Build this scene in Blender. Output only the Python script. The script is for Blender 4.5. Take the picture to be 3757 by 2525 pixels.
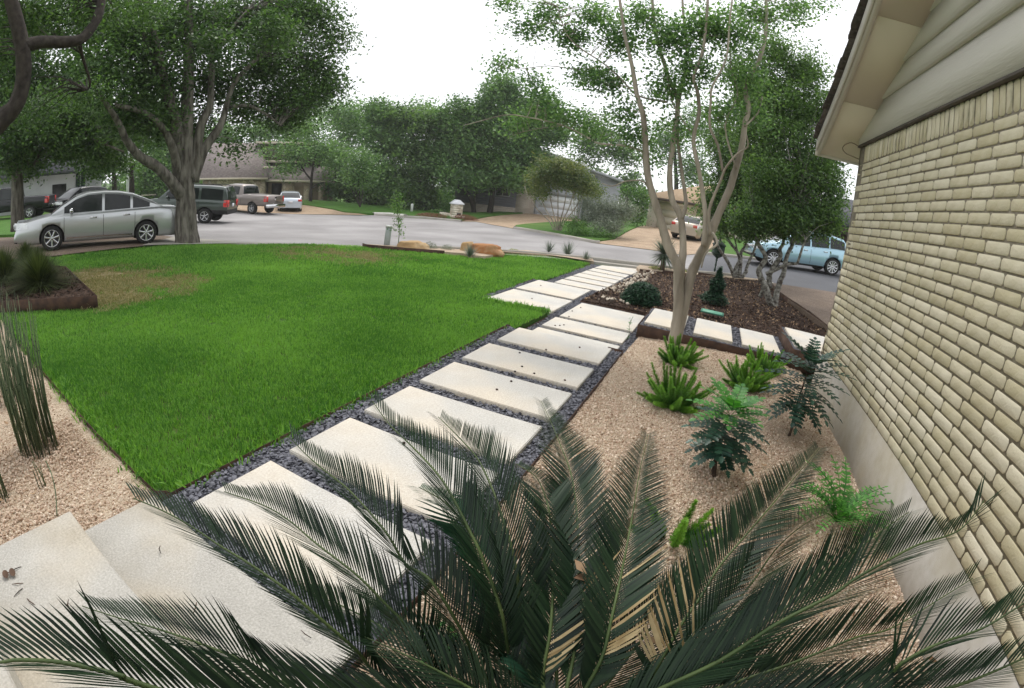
import bpy, bmesh, math, random
import numpy as np
from math import sin, cos, pi, radians, hypot, sqrt, atan2
from mathutils import Matrix, Vector, Euler, noise as mnoise
random.seed(7); rng = np.random.default_rng(7)
sc = bpy.context.scene
for o in list(bpy.data.objects): bpy.data.objects.remove(o)
COL = sc.collection

# ------------------------------------------------------------------ camera (wide fisheye action camera)
CZ = 1.70
FPX, K3, PIT, ROLL, PSI = 1783.9, -0.013916, .310095, .11693, radians(22)
PW, PH = 3757., 2525.
cam = bpy.data.cameras.new('camera'); camo = bpy.data.objects.new('camera', cam); COL.objects.link(camo); sc.camera = camo
cam.type = 'PANO'; cam.panorama_type = 'FISHEYE_LENS_POLYNOMIAL'
cam.sensor_width = PW/100; cam.sensor_height = PH/100
_a = 100/FPX
cam.fisheye_fov = pi*1.5
cam.fisheye_polynomial_k0 = 0; cam.fisheye_polynomial_k1 = -_a; cam.fisheye_polynomial_k2 = 0
cam.fisheye_polynomial_k3 = -K3*_a**3; cam.fisheye_polynomial_k4 = 0
cam.clip_start = .02; cam.clip_end = 3000
def _camrot():
    cr, sr, cp, sp = cos(ROLL), sin(ROLL), cos(PIT), sin(PIT)
    Rr = Matrix(((cr,-sr,0),(sr,cr,0),(0,0,1))); Rp = Matrix(((1,0,0),(0,sp,-cp),(0,cp,sp)))
    c, s = cos(PSI), sin(PSI)
    return Matrix(((c,-s,0),(s,c,0),(0,0,1))) @ Rp @ Rr
CAMROT = _camrot()
camo.matrix_world = Matrix.Translation((0,0,CZ)) @ CAMROT.to_4x4()

# ------------------------------------------------------------------ daylight: bright overcast sky + weak soft sun
SUN_EL, SUN_AZ = radians(58), radians(-28)      # azimuth measured from +Y towards +X
w = bpy.data.worlds.new("World"); sc.world = w; w.use_nodes = True
nt = w.node_tree; bgn = nt.nodes['Background']
sky = nt.nodes.new('ShaderNodeTexSky'); sky.sky_type = 'NISHITA'; sky.sun_disc = False
sky.sun_elevation = SUN_EL; sky.sun_rotation = SUN_AZ; sky.dust_density = 3; sky.air_density = 1.0
tc = nt.nodes.new('ShaderNodeTexCoord'); nz = nt.nodes.new('ShaderNodeTexNoise'); nz.inputs['Scale'].default_value = 1.6; nz.inputs['Detail'].default_value = 5
nt.links.new(tc.outputs['Generated'], nz.inputs['Vector'])
cr_ = nt.nodes.new('ShaderNodeValToRGB'); cr_.color_ramp.elements[0].position = .3; cr_.color_ramp.elements[1].position = .75
cr_.color_ramp.elements[0].color = (9.8, 9.9, 10.2, 1); cr_.color_ramp.elements[1].color = (12.5, 12.6, 13.0, 1)
nt.links.new(nz.outputs['Fac'], cr_.inputs['Fac'])
mxs = nt.nodes.new('ShaderNodeMixRGB'); mxs.inputs[0].default_value = .88
nt.links.new(sky.outputs[0], mxs.inputs[1]); nt.links.new(cr_.outputs[0], mxs.inputs[2]); nt.links.new(mxs.outputs[0], bgn.inputs[0])
bgn.inputs[1].default_value = .10
sun = bpy.data.lights.new('sun', 'SUN'); sun.energy = 1.3; sun.angle = radians(14); sun.color = (1, .96, .9)
suno = bpy.data.objects.new('sun', sun); COL.objects.link(suno)
suno.rotation_euler = Vector((-sin(SUN_AZ)*cos(SUN_EL), -cos(SUN_AZ)*cos(SUN_EL), -sin(SUN_EL))).to_track_quat('-Z', 'Y').to_euler()
suno.location = (0, 0, 40)
sc.view_settings.view_transform = 'Standard'; sc.view_settings.look = 'None'; sc.view_settings.gamma = 1
sc.view_settings.exposure = 0.45
HZ = .0007
sc.cycles.max_bounces = 7; sc.cycles.diffuse_bounces = 3; sc.cycles.transparent_max_bounces = 8; sc.cycles.transmission_bounces = 3
sc.cycles.use_denoising = True

# ------------------------------------------------------------------ pixel -> world helpers (pixels of the photograph)
def ray(px, py):
    x, y = px-PW/2, -(py-PH/2); r = hypot(x, y) or 1e-9
    rn = r/FPX; th = rn + K3*rn**3; s = sin(th)/r
    return CAMROT @ Vector((x*s, y*s, -cos(th)))
def proj(p):
    v = CAMROT.transposed() @ (Vector(p) - Vector((0,0,CZ))); d = v.length
    th = math.acos(max(-1, min(1, -v.z/d))); rn = th
    for _ in range(6): rn = th - K3*rn**3
    l = hypot(v.x, v.y) or 1e-9
    return PW/2 + v.x/l*rn*FPX, PH/2 - v.y/l*rn*FPX, d
def at(px, py, z):
    d = ray(px, py); t = (z-CZ)/d.z
    return Vector((d.x*t, d.y*t, z))
def atd(px, py, D):
    d = ray(px, py); t = D/hypot(d.x, d.y)
    return Vector((d.x*t, d.y*t, CZ+d.z*t))
# ground height field through measured points (photo pixel, height below the camera)
_cp = [(at(x, y, CZ-h).x, at(x, y, CZ-h).y, CZ-h) for x, y, h in [
 (190,921,1.66),(535,894,1.75),(684,897,1.84),(740,887,1.95),(1100,887,2.0),(750,822,2.3),(924,789,2.43),(1057,785,2.54),(1300,790,2.5),
 (1510,800,2.45),(1660,809,2.4),(1744,806,2.35),(1738,782,2.2),(1795,782,2.1),(1139,737,2.1),(1882,840,2.15),(2047,851,1.95),(2174,886,1.9),
 (2244,864,1.72),(1960,785,1.8),(2123,806,1.75),(2340,832,1.4),(2369,828,1.28),(2461,876,1.37),(2567,883,1.2),(2763,956,1.38),(3046,1012,1.14),
 (2836,980,1.3),(2174,958,2.0),(2426,1000,1.95),(2621,1005,1.82),(2702,1024,1.75),(2842,1131,1.70),(2859,1059,1.62),(3062,1088,1.42),(66,818,1.75),(225,758,1.9)]]
_cp += [(0.4,3,-.02),(0.4,6,-.02),(-1.6,3,-.02),(-1.6,5,-.03),(-3,1.5,-.02),(-3,5,-.04),(-6,2,-.02),(-6,6,-.08),(-9,2,-.02),(-9,7,-.1),(-3,8.6,-.19),(-5,9,-.19),(-3.5,12,-.31),
 (-3,15.5,-.36),(-6,12,-.26),(0,7.5,.02),(-1,10,-.15),(1,10,-.04),(0.3,14,-.12),(1.7,3,0),(3,5,.15),(2,-2,0),(-4,-3,0),(-12,-3,.1),(-14,0,.06),(-25,0,.0),
 (60,60,2),(0,100,1),(-60,80,-1.5),(-80,20,-.5),(60,0,2.5),(0,-60,1),(-60,-40,.5),(20,20,.9),(15,10,.8),(8,8,.5),(-10,110,0),(-38,36,-.6),(-30,44,-.7)]
_cp = np.array(_cp)
def _tps(a, b):
    d2 = ((a[:,None,:]-b[None,:,:])**2).sum(2); return d2*np.log(d2+1e-9)*.5
_X = _cp[:,:2]; _n = len(_X); _A = np.zeros((_n+3,_n+3)); _A[:_n,:_n] = _tps(_X,_X)+np.eye(_n)*4.0
_A[:_n,_n] = 1; _A[:_n,_n+1:] = _X; _A[_n:,:_n] = _A[:_n,_n:].T
_w = np.linalg.solve(_A, np.concatenate([_cp[:,2], np.zeros(3)]))
def gzv(P):
    P = np.asarray(P, float); r = np.hypot(P[:,0], P[:,1]); s = np.minimum(1, 110/np.maximum(r, 1e-6)); P = P*s[:,None]
    return _tps(P,_X)@_w[:_n] + _w[_n] + P@_w[_n+1:]
def gz(x, y): return float(gzv([(x, y)])[0])
def hit(px, py):
    d = ray(px, py)
    if d.z >= -.002: return atd(px, py, 90)
    z = -.3; lo = None
    for i in range(40):
        t = (z-CZ)/d.z; t = min(t, 95); z2 = gz(d.x*t, d.y*t); z = z + .6*(z2-z)
    t = min((z-CZ)/d.z, 95)
    return Vector((d.x*t, d.y*t, z))
def q(x, y): return x*1.61037, y*1.61037

# ------------------------------------------------------------------ materials
def lin(c): return tuple(((v/255)/12.92 if v/255 <= .04045 else ((v/255+.055)/1.055)**2.4) for v in c)
_M = {}
def M(name, c1, c2=None, rough=.8, ns=6., nd=5, contrast=1., tone=.6, bump=0., bs=40., spec=.3, metal=0., coat=0., transl=0., tcol=None, coord='Object', stretch=None, obj=0.):
    """procedural surface: two colours mixed by noise, by the per-face 'tone' attribute and by the object's random number"""
    if name in _M: return _M[name]
    m = bpy.data.materials.new(name); m.use_nodes = True; t = m.node_tree; L = t.links; N = t.nodes
    b = N['Principled BSDF']; b.inputs['Roughness'].default_value = rough; b.inputs['Metallic'].default_value = metal
    b.inputs['Specular IOR Level'].default_value = spec; b.inputs['Coat Weight'].default_value = coat; b.inputs['Coat Roughness'].default_value = .05
    if coord == 'World': src = N.new('ShaderNodeNewGeometry').outputs['Position']
    else: co = N.new('ShaderNodeTexCoord'); src = co.outputs[coord]
    if stretch:
        mp = N.new('ShaderNodeMapping'); mp.inputs['Scale'].default_value = stretch; L.new(src, mp.inputs[0]); src = mp.outputs[0]
    c2 = c2 or tuple(v*.8 for v in c1)
    n = N.new('ShaderNodeTexNoise'); n.inputs['Scale'].default_value = ns; n.inputs['Detail'].default_value = nd; L.new(src, n.inputs['Vector'])
    def mth(op, a, b_):
        x = N.new('ShaderNodeMath'); x.operation = op
        for i, v in enumerate((a, b_)):
            if isinstance(v, (int, float)): x.inputs[i].default_value = v
            else: L.new(v, x.inputs[i])
        return x.outputs[0]
    f = mth('MULTIPLY', mth('SUBTRACT', n.outputs['Fac'], .5), 2.2*contrast)
    at_ = N.new('ShaderNodeAttribute'); at_.attribute_name = 'tone'
    f = mth('ADD', f, mth('MULTIPLY', mth('SUBTRACT', at_.outputs['Fac'], .5), tone*2))
    if obj:
        oi = N.new('ShaderNodeObjectInfo'); f = mth('ADD', f, mth('MULTIPLY', mth('SUBTRACT', oi.outputs['Random'], .5), obj*2))
    f = mth('ADD', f, .5)
    mx = N.new('ShaderNodeMixRGB'); mx.use_clamp = False
    cl = N.new('ShaderNodeClamp'); L.new(f, cl.inputs[0]); L.new(cl.outputs[0], mx.inputs[0])
    mx.inputs[1].default_value = (*c1, 1); mx.inputs[2].default_value = (*c2, 1); L.new(mx.outputs[0], b.inputs['Base Color'])
    if bump:
        n2 = N.new('ShaderNodeTexNoise'); n2.inputs['Scale'].default_value = bs; n2.inputs['Detail'].default_value = 4; L.new(src, n2.inputs['Vector'])
        bp = N.new('ShaderNodeBump'); bp.inputs['Strength'].default_value = 1; bp.inputs['Distance'].default_value = bump; L.new(n2.outputs['Fac'], bp.inputs['Height']); L.new(bp.outputs[0], b.inputs['Normal'])
    if transl:
        tr = N.new('ShaderNodeBsdfTranslucent'); tcm = N.new('ShaderNodeMixRGB'); tcm.blend_type = 'MULTIPLY'; tcm.inputs[0].default_value = 1
        L.new(mx.outputs[0], tcm.inputs[1]); tcm.inputs[2].default_value = (*(tcol or (1.6, 1.8, .8)), 1); L.new(tcm.outputs[0], tr.inputs[0])
        ms = N.new('ShaderNodeMixShader'); ms.inputs[0].default_value = transl; L.new(b.outputs[0], ms.inputs[1]); L.new(tr.outputs[0], ms.inputs[2])
        L.new(ms.outputs[0], N['Material Output'].inputs[0])
    _M[name] = m; return m

# ------------------------------------------------------------------ mesh building
def mesh_np(name, V, quads=None, tris=None, tone=None, mats=None, mi=None, smooth=False):
    me = bpy.data.meshes.new(name); V = np.asarray(V, np.float32).reshape(-1,3)
    nq = 0 if quads is None else len(quads); ntr = 0 if tris is None else len(tris)
    me.vertices.add(len(V)); me.vertices.foreach_set('co', V.ravel())
    idx = np.concatenate([np.asarray(quads, np.int32).ravel() if nq else np.zeros(0, np.int32), np.asarray(tris, np.int32).ravel() if ntr else np.zeros(0, np.int32)])
    me.loops.add(len(idx)); me.loops.foreach_set('vertex_index', idx)
    st = np.concatenate([np.arange(nq)*4, nq*4+np.arange(ntr)*3]).astype(np.int32)
    me.polygons.add(nq+ntr); me.polygons.foreach_set('loop_start', st)
    me.update(calc_edges=True); me.validate()
    if tone is not None:
        a = me.attributes.new('tone', 'FLOAT', 'FACE'); a.data.foreach_set('value', np.asarray(tone, np.float32))
    for m in (mats or []): me.materials.append(m)
    if mi is not None: me.polygons.foreach_set('material_index', np.asarray(mi, np.int32))
    if smooth: me.polygons.foreach_set('use_smooth', np.ones(nq+ntr, bool))
    return me
def link(name, me, parent=None, loc=None):
    o = bpy.data.objects.new(name, me); COL.objects.link(o)
    if parent is not None:
        o.parent = parent; o.matrix_parent_inverse = Matrix()
        if loc is None: o.location = -Vector(parent.location) if parent.get('_abs') else (0,0,0)
    if loc is not None: o.location = loc
    return o
def tag(o, label=None, cat=None, group=None, kind=None):
    if label: o['label'] = label
    if cat: o['category'] = cat
    if group: o['group'] = group
    if kind: o['kind'] = kind
    return o
def empty(name, loc=(0,0,0), label=None, cat=None, group=None, kind=None, rz=0.):
    o = bpy.data.objects.new(name, None); COL.objects.link(o); o.location = loc; o.rotation_euler = (0,0,rz); o.empty_display_size = .1
    return tag(o, label, cat, group, kind)
def aempty(name, loc, label=None, cat=None, group=None, kind=None):
    """empty at the thing's base; children are given in world coordinates"""
    o = empty(name, loc, label, cat, group, kind); o['_abs'] = 1; return o
class MB:
    def __init__(s): s.V = []; s.Q = []; s.T = []; s.tq = []; s.tt = []; s.n = 0; s.mq = []; s.mt = []; s.mi = 0
    def v(s, vs): b = s.n; s.V.append(np.asarray(vs, float).reshape(-1,3)); s.n += len(s.V[-1]); return b
    def quad(s, a, b, c, d, tone=.5): s.Q.append((a,b,c,d)); s.tq.append(tone); s.mq.append(s.mi)
    def tri(s, a, b, c, tone=.5): s.T.append((a,b,c)); s.tt.append(tone); s.mt.append(s.mi)
    def poly(s, pts, tone=.5):
        b = s.v(pts); n = len(pts)
        if n == 4: s.quad(b,b+1,b+2,b+3,tone)
        else:
            for i in range(1,n-1): s.tri(b,b+i,b+i+1,tone)
    def box(s, c, d, R=None, tone=.5, taper=1.):
        x,y,z = d[0]/2,d[1]/2,d[2]/2; p = []
        for k,(sx,sy) in ((-1,None),(1,None)) if False else ((-1,(1,1)),(1,(taper,taper))):
            for i,j in ((-1,-1),(1,-1),(1,1),(-1,1)): p.append(Vector((i*x*sx, j*y*sy, k*z)))
        if R is not None: p = [R @ v for v in p]
        b = s.v([(v.x+c[0], v.y+c[1], v.z+c[2]) for v in p])
        for f in ((0,3,2,1),(4,5,6,7),(0,1,5,4),(1,2,6,5),(2,3,7,6),(3,0,4,7)): s.quad(*[b+i for i in f], tone)
    def slab(s, x0,x1,y0,y1,z0,z1,tone=.5): s.box(((x0+x1)/2,(y0+y1)/2,(z0+z1)/2),(x1-x0,y1-y0,z1-z0),None,tone)
    def tube(s, pts, rad, n=8, tone=.5, cap=True, wob=0., tv=0.):
        pts = [Vector(p) for p in pts]; m = len(pts); up = Vector((.3,.2,1)).normalized(); rings = []; pr = None
        for i,p in enumerate(pts):
            t = (pts[min(i+1,m-1)]-pts[max(i-1,0)]); t = t.normalized() if t.length > 1e-9 else Vector((0,0,1))
            a = pr - t*pr.dot(t) if pr else t.cross(up)
            if a.length < 1e-6: a = t.orthogonal()
            a.normalize(); b = t.cross(a); pr = a
            r = rad[i] if hasattr(rad,'__len__') else rad
            ring = []
            for k in range(n):
                an = 2*pi*k/n; rr = r*(1+wob*(mnoise.noise(p*2.1/(r+.05)*.3+Vector((cos(an)*1.7,sin(an)*1.7,i*.3))))) if wob else r
                ring.append(p+(a*cos(an)+b*sin(an))*rr)
            rings.append(s.v(ring))
        for i in range(m-1):
            tn = tone+random.uniform(-tv,tv)
            for k in range(n):
                k2 = (k+1)%n; s.quad(rings[i]+k,rings[i]+k2,rings[i+1]+k2,rings[i+1]+k,tn)
        if cap:
            for rg,pp,fl in ((rings[0],pts[0],1),(rings[-1],pts[-1],0)):
                c = s.v([pp])
                for k in range(n):
                    k2 = (k+1)%n
                    s.tri(c, rg+(k2 if fl else k), rg+(k if fl else k2), tone)
    def lathe(s, prof, c=(0,0,0), n=24, axis='Z', tone=.5, close=True):
        rings = []
        for r,h in prof:
            ring = []
            for k in range(n):
                a = 2*pi*k/n
                if axis == 'Z': ring.append((c[0]+r*cos(a),c[1]+r*sin(a),c[2]+h))
                else: ring.append((c[0]+r*cos(a),c[1]+h,c[2]+r*sin(a)))
            rings.append(s.v(ring))
        for i in range(len(prof)-1):
            for k in range(n):
                k2 = (k+1)%n; s.quad(rings[i]+k,rings[i]+k2,rings[i+1]+k2,rings[i+1]+k,tone)
    def ellipsoid(s, c, r, n=12, m=8, tone=.5, nz=0., ns=1., seed=0, zmin=-1.):
        rings = []
        for i in range(m+1):
            ph = -pi/2+pi*i/m; ring = []
            for k in range(n):
                a = 2*pi*k/n; d = Vector((cos(ph)*cos(a),cos(ph)*sin(a),max(zmin,sin(ph))))
                f = 1+nz*mnoise.noise(d*ns+Vector((seed,seed*.7,0)))
                ring.append((c[0]+d.x*r[0]*f,c[1]+d.y*r[1]*f,c[2]+d.z*r[2]*f))
            rings.append(s.v(ring))
        for i in range(m):
            for k in range(n):
                k2 = (k+1)%n; s.quad(rings[i]+k,rings[i]+k2,rings[i+1]+k2,rings[i+1]+k,tone)
    def grid(s, P, tone=.5):
        """P[i][j] points"""
        h = len(P); w_ = len(P[0]); b = s.v([p for r in P for p in r])
        for i in range(h-1):
            for j in range(w_-1): s.quad(b+i*w_+j,b+i*w_+j+1,b+(i+1)*w_+j+1,b+(i+1)*w_+j,tone)
    def raw(s, V, Q=None, T=None, tone=None):
        b = s.v(V)
        if Q is not None and len(Q): s.Q.extend(map(tuple,(np.asarray(Q)+b).tolist())); s.tq.extend(tone if hasattr(tone,'__len__') else [tone if tone is not None else .5]*len(Q)); s.mq.extend([s.mi]*len(Q))
        if T is not None and len(T): s.T.extend(map(tuple,(np.asarray(T)+b).tolist())); s.tt.extend(tone if hasattr(tone,'__len__') else [tone if tone is not None else .5]*len(T)); s.mt.extend([s.mi]*len(T))
    def mesh(s, name, mats, smooth=False):
        mats = mats if isinstance(mats,(list,tuple)) else [mats]
        return mesh_np(name, np.concatenate(s.V) if s.V else np.zeros((0,3)), s.Q or None, s.T or None, s.tq+s.tt, mats, s.mq+s.mt, smooth)
    def build(s, name, mats, parent=None, smooth=False, loc=None): return link(name, s.mesh(name, mats, smooth), parent, loc)
def smooth_path(pts, n=4):
    """Catmull-Rom through 3D points"""
    P = [Vector(p) for p in pts]; out = []
    for i in range(len(P)-1):
        a,b,c,d = P[max(i-1,0)],P[i],P[i+1],P[min(i+2,len(P)-1)]
        for k in range(n):
            t = k/n; out.append(.5*((2*b)+(c-a)*t+(2*a-5*b+4*c-d)*t*t+(3*b-a-3*c+d)*t**3))
    out.append(P[-1]); return out
def inpoly(P, poly):
    P = np.asarray(P); x,y = P[:,0],P[:,1]; c = np.zeros(len(P),bool); n = len(poly)
    for i in range(n):
        x1,y1 = poly[i][:2]; x2,y2 = poly[(i+1)%n][:2]
        if y1 == y2: continue
        m = ((y1>y)!=(y2>y)) & (x < (x2-x1)*(y-y1)/(y2-y1)+x1); c ^= m
    return c
def drape(name, poly, mat, off=0., step=1., kind='structure', parent=None, zf=None, thick=0., coarse=None):
    """flat outline triangulated, cut on a grid and laid on the ground"""
    bm = bmesh.new(); vs = [bm.verts.new((p[0],p[1],0)) for p in poly]
    f = bm.faces.new(vs); bmesh.ops.triangulate(bm, faces=[f])
    xs = [p[0] for p in poly]; ys = [p[1] for p in poly]
    for ax,lo,hi in ((0,min(xs),max(xs)),(1,min(ys),max(ys))):
        v = math.floor(lo/step)*step+step
        while v < hi:
            bmesh.ops.bisect_plane(bm, geom=bm.verts[:]+bm.edges[:]+bm.faces[:], plane_co=(v,0,0) if ax==0 else (0,v,0), plane_no=(1,0,0) if ax==0 else (0,1,0)); v += step
    bm.normal_update()
    P = np.array([(v.co.x,v.co.y) for v in bm.verts]); z = gzv(P)+off if zf is None else np.array([zf(*p) for p in P])
    for v,zz in zip(bm.verts,z): v.co.z = zz
    for f in bm.faces:
        if f.normal.z < 0: f.normal_flip()
    if thick:
        be = [e for e in bm.edges if e.is_boundary]; r = bmesh.ops.extrude_edge_only(bm, edges=be)
        for g in r['geom']:
            if isinstance(g, bmesh.types.BMVert): g.co.z -= thick
    me = bpy.data.meshes.new(name); bm.to_mesh(me); bm.free(); me.materials.append(mat)
    a = me.attributes.new('tone','FLOAT','FACE'); a.data.foreach_set('value', np.full(len(me.polygons),.5,np.float32))
    o = link(name, me, parent); 
    if kind: o['kind'] = kind
    return o
_HC = bpy.data.collections.new('scatter_sources')
def scatter(name, pts, rots, scls, variants, parent=None, kind='stuff'):
    """geometry-node instances of small variant meshes on explicit points"""
    pts = np.asarray(pts,np.float32); N_ = len(pts)
    me = bpy.data.meshes.new(name); me.vertices.add(N_); me.vertices.foreach_set('co', pts.ravel())
    a = me.attributes.new('rot','FLOAT_VECTOR','POINT'); a.data.foreach_set('vector', np.asarray(rots,np.float32).ravel())
    a = me.attributes.new('scl','FLOAT_VECTOR','POINT'); sc_ = np.asarray(scls,np.float32); sc_ = np.repeat(sc_[:,None],3,1) if sc_.ndim==1 else sc_; a.data.foreach_set('vector', sc_.ravel())
    a = me.attributes.new('vidx','INT','POINT'); a.data.foreach_set('value', rng.integers(0,len(variants),N_).astype(np.int32))
    o = link(name, me, parent)
    c = bpy.data.collections.new(name+'_src')
    for i,vm in enumerate(variants):
        vo = bpy.data.objects.new('%s_%d'%(name,i), vm); c.objects.link(vo)
    ng = bpy.data.node_groups.new(name,'GeometryNodeTree'); ng.interface.new_socket('Geometry',in_out='INPUT',socket_type='NodeSocketGeometry'); ng.interface.new_socket('Geometry',in_out='OUTPUT',socket_type='NodeSocketGeometry')
    gi = ng.nodes.new('NodeGroupInput'); go = ng.nodes.new('NodeGroupOutput'); ip = ng.nodes.new('GeometryNodeInstanceOnPoints')
    ci = ng.nodes.new('GeometryNodeCollectionInfo'); ci.inputs['Collection'].default_value = c; ci.inputs['Separate Children'].default_value = True; ci.inputs['Reset Children'].default_value = True
    def na(nm,ty):
        n = ng.nodes.new('GeometryNodeInputNamedAttribute'); n.data_type = ty; n.inputs['Name'].default_value = nm; return n.outputs['Attribute']
    L = ng.links; L.new(gi.outputs[0], ip.inputs['Points']); L.new(ci.outputs[0], ip.inputs['Instance']); ip.inputs['Pick Instance'].default_value = True
    L.new(na('vidx','INT'), ip.inputs['Instance Index']); L.new(na('rot','FLOAT_VECTOR'), ip.inputs['Rotation']); L.new(na('scl','FLOAT_VECTOR'), ip.inputs['Scale'])
    L.new(ip.outputs[0], go.inputs[0])
    md = o.modifiers.new('scatter','NODES'); md.node_group = ng
    if kind: o['kind'] = kind
    return o
def samp(poly, dens, step=None):
    """random points inside outline, dens per m2 (number or function of distance to camera)"""
    xs = [p[0] for p in poly]; ys = [p[1] for p in poly]; A = (max(xs)-min(xs))*(max(ys)-min(ys))
    dm = dens if not callable(dens) else dens(np.array([0.]))[0]
    n = int(A*dm); P = np.stack([rng.uniform(min(xs),max(xs),n), rng.uniform(min(ys),max(ys),n)],1)
    if callable(dens): P = P[rng.random(n) < dens(np.hypot(P[:,0],P[:,1]))/dm]
    return P[inpoly(P,poly)]
# ------------------------------------------------------------------ ground materials
def cell_mat(name, cols, scale, rough=.85, bump=.01, spec=.25, mixn=.5, dirt=None):
    """pebbles / chips: a random colour per Voronoi cell, with relief"""
    m = bpy.data.materials.new(name); m.use_nodes = True; t = m.node_tree; N = t.nodes; L = t.links; b = N['Principled BSDF']
    b.inputs['Roughness'].default_value = rough; b.inputs['Specular IOR Level'].default_value = spec
    co = N.new('ShaderNodeTexCoord'); v = N.new('ShaderNodeTexVoronoi'); v.inputs['Scale'].default_value = scale; L.new(co.outputs['Object'], v.inputs['Vector'])
    sp = N.new('ShaderNodeSeparateColor'); L.new(v.outputs['Color'], sp.inputs[0]); r = N.new('ShaderNodeValToRGB'); L.new(sp.outputs[0], r.inputs[0])
    r.color_ramp.interpolation = 'LINEAR'; e = r.color_ramp.elements
    while len(e) < len(cols): e.new(.5)
    for i,c in enumerate(cols): e[i].position = i/(len(cols)-1); e[i].color = (*c,1)
    n = N.new('ShaderNodeTexNoise'); n.inputs['Scale'].default_value = 1.7; n.inputs['Detail'].default_value = 6; L.new(co.outputs['Object'], n.inputs['Vector'])
    mm = N.new('ShaderNodeMixRGB'); mm.blend_type = 'MULTIPLY'; mm.inputs[0].default_value = mixn; L.new(r.outputs[0], mm.inputs[1])
    rr = N.new('ShaderNodeValToRGB'); rr.color_ramp.elements[0].position = .35; rr.color_ramp.elements[0].color = (.62,.58,.55,1); rr.color_ramp.elements[1].position = .62; rr.color_ramp.elements[1].color = (1,1,1,1)
    L.new(n.outputs['Fac'], rr.inputs[0]); L.new(rr.outputs[0], mm.inputs[2]); L.new(mm.outputs[0], b.inputs['Base Color'])
    bp = N.new('ShaderNodeBump'); bp.inputs['Distance'].default_value = bump; bp.invert = True; L.new(v.outputs['Distance'], bp.inputs['Height']); L.new(bp.outputs[0], b.inputs['Normal'])
    return m
def patch_mat(name, base1, base2, alt1, alt2, scale, lo, hi, bump=.01, fine=60, rough=.9, spec=.2, s2=.25):
    """two-colour surface with larger patches of a second pair (worn or dry areas)"""
    m = bpy.data.materials.new(name); m.use_nodes = True; t = m.node_tree; N = t.nodes; L = t.links; b = N['Principled BSDF']
    b.inputs['Roughness'].default_value = rough; b.inputs['Specular IOR Level'].default_value = spec
    co = N.new('ShaderNodeTexCoord')
    def nzf(s, d=5):
        n = N.new('ShaderNodeTexNoise'); n.inputs['Scale'].default_value = s; n.inputs['Detail'].default_value = d; L.new(co.outputs['Object'], n.inputs['Vector']); return n.outputs['Fac']
    def rmp(src, a, c, ca, cc):
        r = N.new('ShaderNodeValToRGB'); r.color_ramp.elements[0].position = a; r.color_ramp.elements[1].position = c
        r.color_ramp.elements[0].color = (*ca,1); r.color_ramp.elements[1].color = (*cc,1); L.new(src, r.inputs[0]); return r.outputs[0]
    A = rmp(nzf(fine), .32, .68, base1, base2); B = rmp(nzf(fine*.8), .32, .68, alt1, alt2); k = rmp(nzf(s2), lo, hi, (0,0,0), (1,1,1))
    mx = N.new('ShaderNodeMixRGB'); L.new(k, mx.inputs[0]); L.new(A, mx.inputs[1]); L.new(B, mx.inputs[2])
    m3 = N.new('ShaderNodeMixRGB'); m3.blend_type = 'MULTIPLY'; m3.inputs[0].default_value = 1; L.new(mx.outputs[0], m3.inputs[1]); L.new(rmp(nzf(scale), .3, .7, (.8,.8,.8), (1.08,1.08,1.08)), m3.inputs[2])
    L.new(m3.outputs[0], b.inputs['Base Color'])
    bp = N.new('ShaderNodeBump'); bp.inputs['Distance'].default_value = bump; L.new(nzf(fine*1.3), bp.inputs['Height']); L.new(bp.outputs[0], b.inputs['Normal'])
    return m
m_grassfar = patch_mat('distant_grass', (.05,.13,.02), (.09,.20,.03), (.10,.17,.04), (.16,.2,.06), 1.2, .5, .75, .03, 18, s2=.12)
m_soil = patch_mat('lawn_soil', (.04,.09,.015), (.07,.15,.025), (.10,.09,.045), (.14,.13,.06), 1.5, .55, .7, .02, 30)
m_asphalt = patch_mat('asphalt', (.26,.245,.24), (.35,.335,.33), (.30,.285,.28), (.39,.375,.37), .35, .4, .65, .004, 90, .85, .3, .35)
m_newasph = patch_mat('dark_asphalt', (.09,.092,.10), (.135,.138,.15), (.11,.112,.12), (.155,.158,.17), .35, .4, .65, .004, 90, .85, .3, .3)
m_concrete = patch_mat('concrete', (.36,.34,.30), (.46,.43,.38), (.30,.28,.24), (.40,.37,.32), 1.2, .45, .7, .003, 40)
m_agg = cell_mat('exposed_aggregate', [(.30,.20,.13),(.42,.30,.19),(.50,.38,.26),(.36,.26,.18),(.55,.44,.32)], 55, .8, .006)
m_agg_dark = cell_mat('worn_aggregate', [(.10,.075,.055),(.19,.14,.10),(.24,.18,.13),(.14,.10,.08),(.30,.24,.19)], 60, .8, .006)
m_tan = cell_mat('tan_gravel', [(.32,.23,.155),(.53,.41,.29),(.65,.53,.39),(.46,.35,.245),(.73,.62,.48),(.39,.29,.20)], 95, .85, .012)
m_slate = cell_mat('dark_gravel', [(.035,.037,.048),(.07,.072,.09),(.11,.112,.135),(.05,.052,.066),(.15,.15,.17)], 60, .7, .014)
m_mulch = cell_mat('mulch', [(.025,.015,.011),(.055,.032,.023),(.085,.052,.036),(.04,.025,.018),(.15,.10,.07)], 42, .95, .02)

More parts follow.
